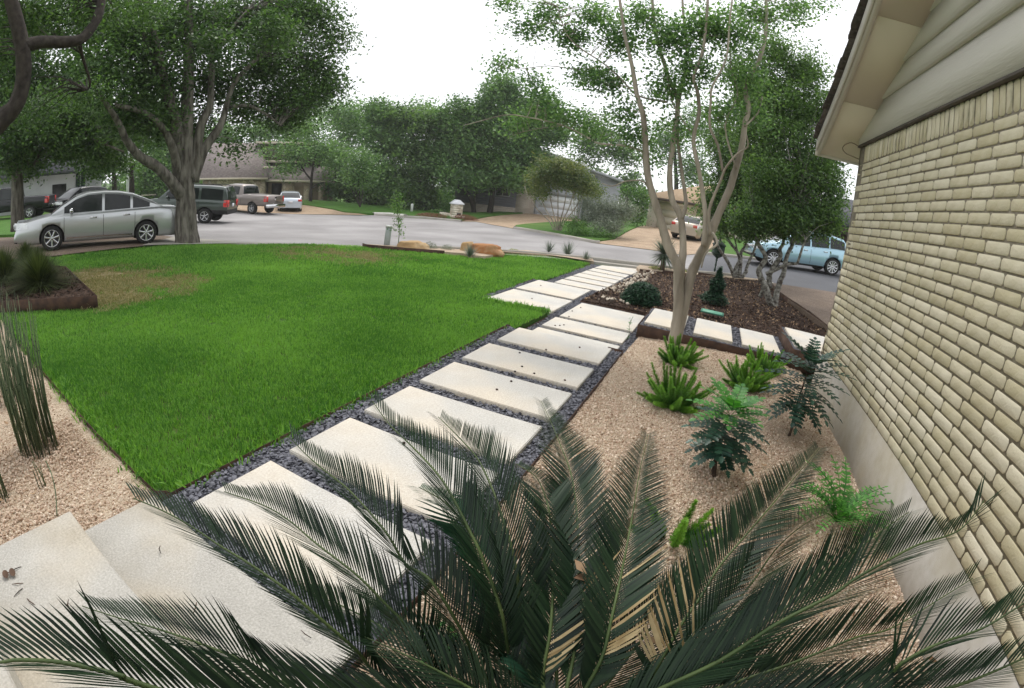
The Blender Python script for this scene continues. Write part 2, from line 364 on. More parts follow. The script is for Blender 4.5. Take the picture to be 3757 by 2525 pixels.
# ------------------------------------------------------------------ ground sheet to the horizon
def _axis(lim, near, st):
    a = list(np.arange(-near, near+.01, st)); v = near; s = st
    while v < lim: s *= 1.25; v += s; a = [-v]+a+[v]
    return np.array(a)
ax = _axis(900, 70, 1.0); gx, gy = np.meshgrid(ax, ax); GP = np.stack([gx.ravel(), gy.ravel()],1)
gzz = gzv(GP); nearm = np.hypot(GP[:,0], GP[:,1]-6) < 17
gzz = np.where(nearm & (GP[:,0] > -16) & (GP[:,1] < 16), gzz-.25, gzz-.07)
k = len(ax); ii, jj = np.meshgrid(np.arange(k-1), np.arange(k-1), indexing='ij'); a0 = (ii*k+jj).ravel()
gme = mesh_np('ground', np.column_stack([GP, gzz]), np.stack([a0, a0+1, a0+k+1, a0+k],1), None, np.full(len(a0),.5), [m_grassfar], None, True)
link('ground', gme)['kind'] = 'structure'

H = lambda *pp: [tuple(hit(x,y))[:2] for x,y in pp]
# street
road_near = [(560,862),(640,872),(737,880),(800,887),(1100,893),(1346,903),(1480,911),(1630,919),(1800,927),(2000,940),(2174,956),(2333,975),(2426,985),(2565,1007),(2700,1018),(2787,1028),(2829,1050),(2900,1060),(3062,1084),(3250,1116)]
road_far = [(3300,1020),(3100,992),(2965,972),(2800,960),(2763,953),(2572,931),(2506,938),(2388,918),(2174,892),(2075,872),(1996,858),(1895,841),(1882,839),(1744,814),(1690,813),(1660,810),(1510,801),(1372,790),(1310,791),(1070,786),(900,778),(700,757),(600,748),(520,760)]
RN, RF = H(*road_near), H(*road_far)
drape('road', RN+RF, m_asphalt, 0., 2.)
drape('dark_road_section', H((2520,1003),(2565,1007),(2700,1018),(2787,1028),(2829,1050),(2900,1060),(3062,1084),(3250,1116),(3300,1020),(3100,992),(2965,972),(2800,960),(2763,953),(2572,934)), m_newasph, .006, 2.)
drape('neighbour_driveway', H((1070,786),(1310,790),(1350,789),(1265,781),(1220,770),(1136,756),(1076,750),(1030,745),(700,740),(700,757),(900,778)), m_agg, .02, 2.)
drape('neighbour_driveway', H((1690,813),(1744,814),(1882,839),(1888,830),(1930,824),(2000,819),(2034,817),(2130,812),(2130,803),(1960,783),(1918,785),(1840,791),(1792,797),(1744,806)), m_agg, .02, 2.)
drape('neighbour_driveway', H((2174,892),(2388,918),(2506,938),(2572,931),(2600,921),(2640,905),(2700,860),(2560,842),(2369,828),(2343,833),(2283,863),(2254,880)), m_agg, .02, 2.)
drape('neighbour_driveway', H((-80,768),(520,752),(600,748),(560,735),(250,740),(-80,745)), m_concrete, .02, 2.)
drape('parking_driveway', H((-120,960),(60,955),(200,942),(330,926),(640,898),(660,880),(640,872),(560,862),(300,868),(60,872),(-120,880)), m_agg_dark, .02, 1.)
drape('street_apron', H((520,905),(640,897),(737,891),(870,897),(866,890),(737,880),(640,872)), m_concrete, .035, 1.)
drape('own_driveway', H((2829,1052),(2900,1063),(3062,1088),(3300,1130),(3500,1300),(3029,1221),(2874,1104)), m_agg_dark, .13, 1., thick=.3)
# raised far lawns
def farlawn(pts, off=.09): return drape('lawn', pts, m_grassfar, off, 1.5, thick=.2)
farlawn(H((1076,749),(1136,756),(1220,770),(1265,781),(1350,787),(1480,794),(1549,797),(1630,801),(1624,781),(1500,771),(1300,750),(1160,737),(1076,738)))
farlawn(H((1630,801),(1690,811),(1744,805),(1792,796),(1840,790),(1918,785),(1900,777),(1810,781),(1672,783),(1624,781)))
farlawn(H((1891,831),(1930,825),(2000,820),(2034,818),(2130,814),(2230,820),(2308,830),(2343,833),(2283,863),(2254,879),(2219,885),(2174,888),(2075,868),(1996,855),(1895,838)))
farlawn(H((2572,929),(2600,920),(2630,900),(2700,865),(2950,880),(3150,930),(3300,1005),(3100,985),(2900,962),(2763,948)))
farlawn(H((-120,878),(60,868),(300,862),(560,858),(520,760),(500,753),(250,753),(-80,768)))
# kerbs
def strip(name, px, w_, h, mat, z0=0., world=None, step=.7, label=None, cat=None):
    P = world or [hit(*p) for p in px]; P = [Vector((p[0],p[1],0)) for p in P]; out = []
    for a,b in zip(P[:-1],P[1:]):
        n = max(1,int((b-a).length/step)); out += [a.lerp(b,i/n) for i in range(n)]
    out.append(P[-1]); mb = MB(); L_, R_ = [], []
    zz = gzv([(p.x,p.y) for p in out])
    for i,p in enumerate(out):
        t = (out[min(i+1,len(out)-1)]-out[max(i-1,0)]).normalized(); n = Vector((-t.y,t.x,0)); z = zz[i]+z0
        L_.append([(p+n*w_*k).to_tuple()[:2]+(z+hh,) for k,hh in ((0,-.1),(0,h*.7),(.12,h),(.88,h),(1,h*.7),(1,-.1))])
    mb.grid(L_); o = mb.build(name, mat); o['kind'] = 'structure'; return o
strip('kerb', road_near[6:15], .15, .12, m_concrete)
strip('kerb', road_near[15:], .5, .05, m_concrete)
strip('gutter', road_near[1:16], -.35, .012, m_concrete)
strip('kerb', [(1372,790),(1480,798),(1549,801),(1660,811),(1690,814)][::-1], -.16, .13, m_concrete)
strip('kerb', [(1882,840),(1895,841),(1996,858),(2075,872),(2174,892),(2200,894)][::-1], -.3, .13, m_concrete)
strip('kerb', [(2572,933),(2763,954),(2800,961),(2965,973),(3100,993),(3300,1022)][::-1], -.3, .13, m_concrete)
strip('gutter_inlet', [(1372,789),(1425,790),(1480,796)][::-1], -.5, .17, M('white_concrete',(.62,.6,.56),(.5,.48,.45)))

# ------------------------------------------------------------------ front garden: gravel beds, path and steps
ZA, ZB, ZC = 0., -.17, -.33
def flat(name, poly, mat, z, step=.5, n=.006, thick=.12, **k_):
    return drape(name, poly, mat, 0, step, zf=lambda x,y: z+n*mnoise.noise(Vector((x*3,y*3,1))), thick=thick, **k_)
flat('dark_gravel_bed', [(-2.36,.80),(-.83,.80),(-.83,5.62),(-2.36,5.62)], m_slate, -.028)
flat('dark_gravel_bed', [(-2.33,5.63),(-.86,5.63),(-.86,8.75),(-2.28,8.75),(-2.28,10.2),(-3.76,10.2),(-3.76,7.22),(-2.33,7.22)], m_slate, ZB-.028)
flat('dark_gravel_bed', [(-3.82,10.21),(-2.24,10.21),(-2.2,16.6),(-3.9,15.9)], m_slate, ZC-.03)
flat('dark_gravel_bed', [(-.84,6.86),(1.38,6.86),(1.38,8.24),(-.84,8.24)], m_slate, .065)
flat('dark_gravel_bed', [(1.4,6.76),(3.0,6.76),(3.0,8.3),(1.4,8.3)], m_slate, .25)
TAN = [(-.815,-.9),(1.85,-.9),(1.72,1.5),(1.56,6.84),(-.815,6.84)]
def ztan(x,y): return -.02+.02*mnoise.noise(Vector((x*1.3,y*1.3,4)))-max(0,min(1,(y-5.4)/1.2))*max(0,min(1,(.3-x)/1.0))*.07
drape('tan_gravel_bed', TAN, m_tan, zf=ztan, step=.25, thick=.1)
TAN2 = [(-9.5,-2.5),(-2.42,-2.5),(-2.42,.91),(-2.5,.925),(-4.5,.94),(-7.6,.91),(-9.5,.88)]
drape('tan_gravel_bed', TAN2, m_tan, zf=lambda x,y: -.03+.02*mnoise.noise(Vector((x*1.3,y*1.3,4))), step=.3, thick=.1)
STRIPN = [(1346,909),(1480,921),(1630,933),(1700,938),(1725,946),(1780,949),(1813,943),(1830,931),(1884,925),(1930,925),(2025,936),(2178,967)]
drape('street_gravel_bed', H(*(STRIPN+[(2174,957),(2000,941),(1800,928),(1630,920),(1480,912),(1346,904)])), m_tan, .07, .4, thick=.1)
drape('street_gravel_bed', H((2346,998),(2430,1004),(2560,1013),(2790,1033),(2785,1029),(2700,1019),(2565,1008),(2426,986),(2345,977),(2335,986)), m_tan, .05, .4, thick=.1)
MUL = [(-2.22,8.77),(-.90,8.77),(-.90,8.26),(1.40,8.26),(1.40,8.34),(2.6,8.5)]+H((3029,1221),(2960,1165),(2874,1104),(2829,1056),(2788,1034),(2700,1025),(2565,1014),(2430,1005),(2346,999))+[(-2.2,14)]
def zmul(x,y):
    g = gz(x,y)+.03; t = max(0,min(1,(y-8.2)/1.5)); return (0.0 if x>-.9 else -.15)*(1-t)+g*t+.04*mnoise.noise(Vector((x*.9,y*.9,2)))
drape('mulch_bed', MUL, m_mulch, zf=zmul, step=.5, thick=.15)

# pavers
m_lime = patch_mat('limestone', (.56,.53,.475), (.75,.73,.68), (.58,.50,.40), (.72,.66,.55), 1.3, .42, .62, .0045, 75, .75, .3, .9)
m_limed = patch_mat('weathered_limestone', (.42,.40,.355), (.60,.575,.525), (.38,.33,.25), (.54,.48,.38), 2.2, .45, .7, .004, 90, .8, .3, 1.4)
def paver(name, poly, z, th, mat, parent, tilt=0.):
    bm = bmesh.new(); cx = sum(p[0] for p in poly)/len(poly); cy = sum(p[1] for p in poly)/len(poly)
    a = random.uniform(-.004,.004)+tilt; c,s = cos(a),sin(a); P = [((p[0]-cx)*c-(p[1]-cy)*s,(p[0]-cx)*s+(p[1]-cy)*c) for p in poly]
    vs = [bm.verts.new((x,y,-th)) for x,y in P]; f = bm.faces.new(vs); r = bmesh.ops.extrude_face_region(bm, geom=[f])
    for v in [g for g in r['geom'] if isinstance(g,bmesh.types.BMVert)]: v.co.z = 0
    bmesh.ops.recalc_face_normals(bm, faces=bm.faces)
    bmesh.ops.bevel(bm, geom=[e for e in bm.edges if max(v.co.z for v in e.verts) > -1e-4], offset=.006, segments=2, affect='EDGES')
    me = bpy.data.meshes.new(name); bm.to_mesh(me); bm.free(); me.materials.append(mat)
    o = link(name, me, parent); o.location = (cx,cy,z+random.uniform(-.003,.003)); o.rotation_euler = (random.uniform(-.004,.004),random.uniform(-.004,.004),0)
    return o
rect = lambda x0,x1,y0,y1: [(x0,y0),(x1,y0),(x1,y1),(x0,y1)]
path = aempty('garden_path', (0,0,0), kind='structure'); path['_abs'] = 0
for y0,y1 in ((1.02,1.64),(1.80,2.42),(2.58,3.19),(3.345,3.955),(4.115,4.73),(4.95,5.60)):
    paver('paver', rect(-2.19,-.96,y0,y1), ZA+.012, .07, m_lime, path)
for y0,y1 in ((5.66,6.39),(6.53,7.16)): paver('paver', rect(-2.21,-.99,y0,y1), ZB+.012, .07, m_lime, path)
paver('paver', rect(-2.19,-.98,7.30,8.62), ZB+.012, .07, m_lime, path)
paver('paver', rect(-3.58,-2.37,7.32,8.60), ZB+.012, .07, m_lime, path)
paver('paver', rect(-3.60,-2.39,8.76,10.03), ZB+.012, .07, m_lime, path)
for i in range(6):
    y0 = 10.25+i*.785; paver('paver', rect(-3.56,-2.39,y0,y0+.64), ZC+.012-.004*i, .07, m_lime, path)
_e = [at(1700+x*.38259,900+y*.38259,ZC-.01) for x,y in ((1290,182),(1722,226),(1632,264),(1255,201))]
paver('paver', [(-3.56,14.99),(-2.36,14.99),(_e[1].x,_e[1].y-.1),(-3.55,15.9)], ZC-.01, .07, m_lime, path)
side = aempty('side_path', (0,0,0), kind='structure'); side['_abs'] = 0
for x0,x1 in ((-.79,-.20),(-.05,.54),(.69,1.28)): paver('paver', rect(x0,x1,6.98,8.16), .105, .07, m_lime, side)
paver('paver', rect(1.44,2.7,6.9,8.16), .285, .07, m_lime, side)
steps = aempty('entry_steps', (0,0,0), kind='structure'); steps['_abs'] = 0
paver('landing_slab', rect(-2.41,-.86,.36,.885), .012, .09, m_limed, steps)
paver('step_slab', rect(-2.42,-.86,-.27,.375), .155, .15, m_limed, steps)
paver('step_slab', rect(-2.44,-.86,-1.6,-.26), .30, .15, m_limed, steps)

# steel edging
m_rust = M('rusty_steel', (.04,.024,.018), (.095,.052,.034), rough=.85, ns=9, bump=.002, bs=80, contrast=1.2)
def edging(label, pts, ztop, h, group='rusty steel garden edging', t=.006):
    mb = MB(); P = [Vector((p[0],p[1],0)) for p in pts]
    for a,b in zip(P[:-1],P[1:]):
        L_ = (b-a).length; ang = atan2((b-a).y,(b-a).x); c = (a+b)/2; z = ztop if not callable(ztop) else None
        n = max(1,int(L_/1.0)) if z is None else 1
        for i in range(n):
            c = a.lerp(b,(i+.5)/n); zz = z if z is not None else ztop(c.x,c.y)
            mb.box((c.x,c.y,zz-h/2),(L_/n+.004,t,h),Matrix.Rotation(ang,3,'Z'))
    o = mb.build('steel_edging', m_rust); return tag(o, label, 'edging', group)
edging('rusty steel edging between the lawn and the near dark gravel path', [(-2.375,.84),(-2.375,5.645),(-2.335,5.645)], .0, .12)
edging('rusty steel edging between the pink gravel bed and the near path', [(-.825,-.5),(-.825,5.65),(-1.02,5.66)], .005, .16)
edging('low steel edging beside the lower path pavers and the lawn', [(-2.345,5.66),(-2.345,7.205),(-3.775,7.205),(-3.775,10.21),(-3.83,10.22),(-3.9,15.8)], lambda x,y: ZB-.01 if y<10.2 else ZC+.0, .1)
edging('steel edging around the mulch side of the far path', [(-.88,8.76),(-2.25,8.76),(-2.25,10.2),(-2.23,10.22),(-2.2,16.2)], lambda x,y: ZB+.01 if y<10.2 else ZC+.03, .16)
edging('raised steel riser along the near side of the side path', [(-.855,8.2),(-.855,6.84),(1.385,6.84)], .085, .2)
edging('tall steel riser under the last raised side paver', [(1.39,8.3),(1.39,6.74),(2.8,6.74)], .265, .3)
edging('steel edging between the left gravel bed and the lawn', [(-2.40,.99),(-2.46,.92),(-4.5,.93),(-7.6,.90)], .0, .1)
edging('thick brown steel retaining edge along the driveway', H((3035,1224),(2960,1165),(2874,1104),(2850,1085)), lambda x,y: gz(x,y)+.16, .34, t=.02)
edging('dark steel edging across the top of the mulch bed', H((2346,998),(2430,1004),(2560,1013),(2700,1023)), lambda x,y: gz(x,y)+.08, .2)
edging('dark steel edge of the street bed beside the dry grass', H((1330,905),(1346,909),(1480,921),(1630,933)), lambda x,y: gz(x,y)+.10, .24, t=.015)

# planter box at the left
m_boxm = m_rust
bx = [(-7.62,2.50),(-10.9,2.95),(-11.6,.7),(-8.6,.95)]
B1 = [tuple(at(*q(220,672),.16))[:2], tuple(at(*q(150,606),.16))[:2], tuple(at(*q(-60,590),.16))[:2], tuple(at(*q(-60,690),.16))[:2]]
pb = aempty('raised_planter', (B1[0][0],B1[0][1],0), 'low rusty steel raised planter of dark mulch at the left of the lawn', 'planter')
mb = MB()
for a,b in zip(B1,B1[1:]+B1[:1]):
    a,b = Vector((*a,0)),Vector((*b,0)); c=(a+b)/2; mb.box((c.x,c.y,.03),((b-a).length+.01,.012,.24),Matrix.Rotation(atan2((b-a).y,(b-a).x),3,'Z'))
mb.build('steel_side', m_rust, pb)
drape('mulch_fill', B1, m_mulch, zf=lambda x,y: .12+.03*mnoise.noise(Vector((x*2,y*2,0))), step=.4, kind='stuff', parent=pb)

# ------------------------------------------------------------------ lawn
LAWN = [(-2.38,.95),(-2.38,5.66),(-2.36,5.66),(-2.36,7.19),(-3.79,7.19),(-3.79,10.22),(-3.9,15.4)]
LAWN += [p for p in H((2160,962),(2025,937),(1930,926),(1884,926),(1830,932),(1813,944),(1780,950),(1725,947),(1700,939),(1630,934),(1480,922),(1346,910),(1330,904),(1100,895),(870,899),(737,893),(640,899),(500,912),(330,928),(200,944),(60,957),(-100,962))]
LAWN += [(-16,.4),(-7.6,.915),(-4.5,.945),(-2.47,.93)]
drape('lawn', LAWN, m_soil, -.035, .7, thick=.12)
m_blade = M('grass_blade', (.06,.185,.028), (.22,.42,.085), rough=.55, ns=.55, tone=.8, obj=.35, contrast=1.3, spec=.25, transl=.4, tcol=(1.4,1.5,.6), coord='World')
m_dry = M('dry_grass_blade', (.16,.17,.05), (.42,.36,.20), rough=.7, ns=1.2, tone=.7, spec=.2, transl=.3, tcol=(1.2,1.2,.8))
def tuft(seed, n, h, r, mat, wd=.0032, lean=.35):
    rg = random.Random(seed); mb = MB()
    for i in range(n):
        a = rg.uniform(0,2*pi); d = r*sqrt(rg.random()); x,y = d*cos(a),d*sin(a); hh = h*rg.uniform(.55,1.15); la = rg.uniform(0,2*pi); ln = hh*rg.uniform(.1,lean*2)
        t = Vector((cos(la),sin(la),0)); s = Vector((-t.y,t.x,0))*wd*rg.uniform(.7,1.3); tn = rg.random()
        p0 = Vector((x,y,-.005)); p1 = p0+t*ln*.35+Vector((0,0,hh*.6)); p2 = p0+t*ln+Vector((0,0,hh*.95))
        b = mb.v([p0-s,p0+s,p1+s*.8,p1-s*.8,p2]); mb.quad(b,b+1,b+2,b+3,tn); mb.tri(b+3,b+2,b+4,tn)
    return mb.mesh('tuft',mat)
tv = [tuft(i, 16, .052, .055, m_blade) for i in range(6)]
tv2 = [tuft(20+i, 9, .075, .09, m_blade, wd=.006) for i in range(4)]
P = samp(LAWN, lambda r: np.where(r<6, 1150., np.where(r<10, 640., 300.)))
dry_c = [(hit(1180,925),1.5,.5),(hit(1290,935),1.6,.55),(hit(*q(215,635)),1.3,.9),(hit(*q(255,650)),.9,.8),(hit(*q(340,640)),1.2,.4),(hit(*q(255,675)),.7,.9)]
def dryness(P):
    d = np.zeros(len(P)); 
    for c,r,_ in dry_c: d = np.maximum(d, np.clip(1.35-np.hypot((P[:,0]-c.x),(P[:,1]-c.y))/r,0,1)*(_*1.1))
    n = np.array([mnoise.noise(Vector((p[0]*1.7,p[1]*1.7,9))) for p in P]); return np.clip(d*1.5+n*.7*(d>.02),0,1)
dr = dryness(P); keep = rng.random(len(P)) > dr*1.02; dist = np.hypot(P[:,0],P[:,1])
def rotz(n, tl=.12): return np.column_stack([rng.normal(0,tl,n), rng.normal(0,tl,n), rng.uniform(0,2*pi,n)])
m1 = keep & (dist<9.5); Pn = P[m1]; scatter('lawn_grass', np.column_stack([Pn, gzv(Pn)-.03]), rotz(len(Pn)), rng.uniform(.55,1.05,len(Pn)), tv)
m1 = keep & (dist>=9.5); Pn = P[m1]; scatter('lawn_grass', np.column_stack([Pn, gzv(Pn)-.03]), rotz(len(Pn)), rng.uniform(.75,1.2,len(Pn)), tv2)
Pd = P[(dr>.2) & (rng.random(len(P)) < dr*.6)]; Pd = np.concatenate([Pd, Pd+rng.normal(0,.04,Pd.shape)])
scatter('dry_grass', np.column_stack([Pd, gzv(Pd)-.03]), rotz(len(Pd),.3), rng.uniform(.5,1.,len(Pd)), [tuft(40+i,10,.06,.09,m_dry,wd=.005,lean=.9) for i in range(3)])
# straw thatch showing where the turf is worn
m_thatch = patch_mat('thatch', (.20,.15,.09), (.42,.33,.21), (.12,.13,.05), (.26,.24,.11), 3., .45, .6, .012, 45, s2=1.4)
for c_,rx,ry in ((hit(*q(215,633)),1.0,.55),(hit(*q(250,668)),.6,.35),(hit(*q(330,636)),.8,.22)):
    drape('worn_turf', [(c_.x+rx*cos(t)*(1+.25*sin(3*t+c_.x)+.12*sin(7*t)),c_.y+ry*sin(t)*(1+.25*sin(3*t+c_.x)+.12*cos(5*t))) for t in np.linspace(0,2*pi,40)[:-1]], m_thatch, -.026, .5)
# taller blades hanging over the edges
Pe = []
for (x0,y0),(x1,y1),n in (((-3.79,7.2),(-2.36,7.2),120),((-2.39,1),(-2.39,5.6),160),((-3.8,7.2),(-3.8,10.2),80),((-7,.97),(-2.5,.97),140)):
    t = rng.random(n); Pe.append(np.column_stack([x0+(x1-x0)*t+rng.normal(0,.02,n), y0+(y1-y0)*t+rng.normal(0,.02,n)]))
Pe = np.concatenate(Pe); scatter('lawn_grass', np.column_stack([Pe, np.minimum(gzv(Pe)-.02,-.02)]), rotz(len(Pe),.3), rng.uniform(1.0,1.7,len(Pe)), tv)

# ------------------------------------------------------------------ loose stones, chips and mulch
def stone_var(seed, s, flat_, mat, n=1):
    rg = random.Random(seed); bm = bmesh.new(); bmesh.ops.create_icosphere(bm, subdivisions=1, radius=s)
    for v in bm.verts:
        k = 1+rg.uniform(-.28,.2); v.co = Vector((v.co.x*k*rg.uniform(.8,1.25), v.co.y*k, v.co.z*k*flat_))
    me = bpy.data.meshes.new('stone'); bm.to_mesh(me); bm.free(); me.materials.append(mat)
    a = me.attributes.new('tone','FLOAT','FACE'); t = rg.random(); a.data.foreach_set('value', np.full(len(me.polygons),t,np.float32)); return me
m_st = M('tan_stone', (.50,.36,.265), (.78,.66,.53), rough=.85, ns=60, tone=.8, obj=.0, contrast=.3)
m_st2 = M('brown_stone', (.31,.205,.135), (.53,.39,.275), rough=.85, ns=60, tone=.8, contrast=.3)
m_sl = M('slate_chip', (.045,.047,.06), (.16,.162,.19), rough=.6, ns=60, tone=.8, contrast=.3, spec=.45)
m_ch = M('mulch_chip', (.022,.013,.009), (.085,.05,.034), rough=.95, ns=30, tone=.8, contrast=.4)
m_lf = M('dead_leaf', (.16,.09,.05), (.40,.27,.16), rough=.8, ns=20, tone=.8, contrast=.4)
vt = [stone_var(i,.0075,.62,m_st) for i in range(5)]+[stone_var(9+i,.007,.62,m_st2) for i in range(2)]
vs_ = [stone_var(20+i,.0125,.42,m_sl) for i in range(7)]
pv = [o for o in list(path.children)+list(side.children)+list(steps.children)]
def outside_pavers(P):
    ok = np.ones(len(P),bool)
    for o in pv:
        xs = [v[0] for v in o.bound_box]; ys = [v[1] for v in o.bound_box]; cx,cy = o.location.x,o.location.y
        ok &= ~((P[:,0]>cx+min(xs)-.003)&(P[:,0]<cx+max(xs)+.003)&(P[:,1]>cy+min(ys)-.003)&(P[:,1]<cy+max(ys)+.003))
    return ok
def any_rot(n): return rng.uniform(0,2*pi,(n,3))
P = samp(TAN, lambda r: np.where(r<4.2, 5200., 2300.)); P = P[rng.random(len(P))<.8]
scatter('loose_tan_gravel', np.column_stack([P, np.array([ztan(*p) for p in P])+.002]), any_rot(len(P)), np.clip(np.exp(rng.normal(-.05,.38,len(P))),.4,2.3), vt)
P = samp([(-8,-2),(-2.43,-2),(-2.43,.84),(-8,.82)], lambda r: np.where(r<4, 4200., np.where(r<6, 1500., 500.)))
scatter('loose_tan_gravel', np.column_stack([P, np.full(len(P),-.028)+rng.uniform(-.008,.008,len(P))]), any_rot(len(P)), rng.uniform(.6,1.5,len(P)), vt)
def chips(poly, z, dens):
    P = samp(poly, dens); P = P[outside_pavers(P)]
    r = np.column_stack([rng.normal(0,.35,len(P)),rng.normal(0,.35,len(P)),rng.uniform(0,6.3,len(P))])
    scatter('loose_dark_gravel', np.column_stack([P, np.full(len(P),z)+rng.uniform(-.004,.01,len(P))]), r, rng.uniform(.55,1.45,len(P)), vs_)
chips([(-2.36,.8),(-.83,.8),(-.83,5.62),(-2.36,5.62)], -.022, lambda r: np.where(r<3.2,4200.,2600.))
chips([(-2.33,5.63),(-.86,5.63),(-.86,8.75),(-2.28,8.75),(-2.28,10.2),(-3.76,10.2),(-3.76,7.22),(-2.33,7.22)], ZB-.02, 1500)
chips([(-.84,6.86),(1.38,6.86),(1.38,8.24),(-.84,8.24)], .072, 1300)
chips([(-3.82,10.21),(-2.24,10.21),(-2.2,16),(-3.8,15.9)], ZC-.022, 350)
def chipm(seed, l, w_, mat, curl=0.):
    rg = random.Random(seed); mb = MB(); P_ = []
    for i in range(4):
        t = i/3-.5; ww = w_*(1-abs(t)*1.3)*rg.uniform(.7,1.1); P_.append([(t*l,-ww,curl*t*t+rg.uniform(0,.002)),(t*l,0,curl*t*t+.004),(t*l,ww,curl*t*t)])
    mb.grid(P_, rg.random()); return mb.mesh('chip',mat)
def zat(f,P): return np.array([f(*p) for p in P])
P = samp(MUL, lambda r: np.where(r<11,420.,200.)); scatter('mulch_chips', np.column_stack([P, zat(zmul,P)+.008]), rotz(len(P),.4), rng.uniform(.6,1.6,len(P)), [chipm(i,.06,.013,m_ch) for i in range(5)])
P = samp(MUL, 42); scatter('leaf_litter', np.column_stack([P, zat(zmul,P)+.014]), rotz(len(P),.5), rng.uniform(.5,1.3,len(P)), [chipm(10+i,.055,.016,m_lf,.05) for i in range(4)])
P = samp(B1, 300); scatter('mulch_chips', np.column_stack([P, np.full(len(P),.135)]), rotz(len(P),.4), rng.uniform(.6,1.6,len(P)), [chipm(i,.06,.013,m_ch) for i in range(3)])
# fallen leaves on the near gravel and pavers
P = np.concatenate([samp([(-.8,.6),(-.25,.6),(-.25,1.6),(-.8,1.6)],70), samp([(-.3,1.6),(1.5,1.6),(1.5,6.5),(-.3,6.5)],5), samp([(.3,2.7),(.9,2.7),(.9,3.6),(.3,3.6)],50), samp([(.9,4.0),(1.5,4.0),(1.5,4.8),(.9,4.8)],50), samp([(.8,2.3),(1.7,2.3),(1.7,3.3),(.8,3.3)],40), samp([(-5.5,-.3),(-2.6,-.3),(-2.6,.8),(-5.5,.8)],10)])
scatter('fallen_leaves', np.column_stack([P, np.full(len(P),.002)]), rotz(len(P),.3), rng.uniform(.35,.9,len(P)), [chipm(30+i,.06,.017,m_lf,.06) for i in range(4)])
P = samp([(-2.4,-.5),(-.9,-.5),(-.9,8.5),(-2.4,8.5)],2.6)
for x,y in P[:22]:
    pass
# ------------------------------------------------------------------ our own house: brick side wall, foundation, siding, rake overhang
WN = Vector((.99965,.02659,0)); WD = Vector((-.02659,.99965,0)); WDIST = 1.74
def wp(s, z, out=0.): p = WN*(WDIST-out)+WD*s; return Vector((p.x,p.y,z))
SC = 5.925
house = aempty('brick_house', tuple(wp(SC,0)), 'tan brick house wall with grey lap siding and overhanging rake at the right', 'house')
RW = Matrix((( -WN.x, WD.x, 0),( -WN.y, WD.y, 0),(0,0,1)))   # columns: outward, along, up
def wbox(mb, s0,s1,z0,z1,o0,o1,tone=.5):
    c = wp((s0+s1)/2,(z0+z1)/2,(o0+o1)/2); mb.box(c,(abs(o1-o0),s1-s0,z1-z0),RW,tone)
m_mortar = M('mortar', (.15,.13,.09), (.25,.22,.165), ns=30, bump=.004, bs=120)
m_found = patch_mat('foundation_concrete', (.40,.37,.32), (.48,.45,.41), (.36,.32,.24), (.42,.38,.30), 1.1, .4, .65, .002, 14, .75, .3, 1.5)
m_paint = M('taupe_paint', (.56,.535,.465), (.51,.485,.425), rough=.6, ns=3, tone=.2, bump=.005, bs=34, stretch=(1,.12,1))
m_paintl = M('pale_trim_paint', (.66,.62,.54), (.60,.56,.49), rough=.6, ns=3, tone=.2)
m_soffit = M('soffit_paint', (.64,.57,.455), (.61,.54,.43), rough=.7, ns=2, contrast=.4)
m_shing = M('brown_shingle', (.05,.042,.038), (.12,.10,.09), rough=.95, ns=30, tone=.7, bump=.003, bs=150)
mb = MB(); wbox(mb,-4,SC-.012,.40,3.0,-.2,-.0045); wbox(mb,-4,SC,3.0,5.8,-.2,-.012); mb.build('wall', m_mortar, house)
mb = MB(); wbox(mb,-4,SC+.01,-.3,.455,-.25,.004); mb.build('foundation', m_found, house)
# end wall going right from the corner
def wbox2(mb, e0,e1,z0,z1,t0,t1,tone=.5):   # e: distance to the right of the corner, t: beyond the corner
    c = wp(SC+(t0+t1)/2,(z0+z1)/2,-(e0+e1)/2); mb.box(c,(e1-e0,t1-t0,z1-z0),RW,tone)
mb = MB(); wbox2(mb,.0,7,-.3,3.0,-.2,-.01); mb.build('end_wall', m_mortar, house)
m_brick = M('brick', (.50,.445,.295), (.66,.605,.465), rough=.9, ns=9, nd=8, contrast=.55, tone=.9, obj=.5, bump=.0035, bs=75)
m_brick_j = M('brick_joined', (.50,.445,.295), (.66,.605,.465), rough=.9, ns=9, nd=8, contrast=.55, tone=.5, bump=.0035, bs=75)
def brick_var(seed, L_, Hh, D_=.06):
    """rounded, slightly irregular face; x outward, y along, z up"""
    rg = random.Random(seed); V = []; ch = .014
    ny, nz = L_/2, Hh/2
    def ring(out, ins, jit):
        pts = []
        for sy,sz in ((-1,-1),(1,-1),(1,1),(-1,1)):
            for a in ((0,1) if sy*sz > 0 else (1,0)):
                yy = sy*(ny-ins-(ch if a else 0)); zz = sz*(nz-ins-(0 if a else ch)); pts.append((out+rg.uniform(-jit,jit)*.5, yy+rg.uniform(-jit,jit), zz+rg.uniform(-jit,jit)))
        return pts
    mb = MB(); a = mb.v(ring(-D_,.0,0)); b = mb.v(ring(-.003,.0,.0012)); c = mb.v(ring(.0,.003,.0012)); d = mb.v([(rg.uniform(-.0008,.0008),rg.uniform(-.05,.05),rg.uniform(-.01,.01))])
    for r0,r1 in ((a,b),(b,c)):
        for k in range(8): mb.quad(r0+k,r0+(k+1)%8,r1+(k+1)%8,r1+k)
    for k in range(8): mb.tri(c+k,c+(k+1)%8,d)
    return mb.mesh('brick', m_brick, False), mb
CH = (2.737-.455)/28; BL = .283
bv = [brick_var(i, BL-.0125, CH-.0135) for i in range(6)]; sv = [brick_var(50+i, CH-.0125, .197) for i in range(3)]
items = []
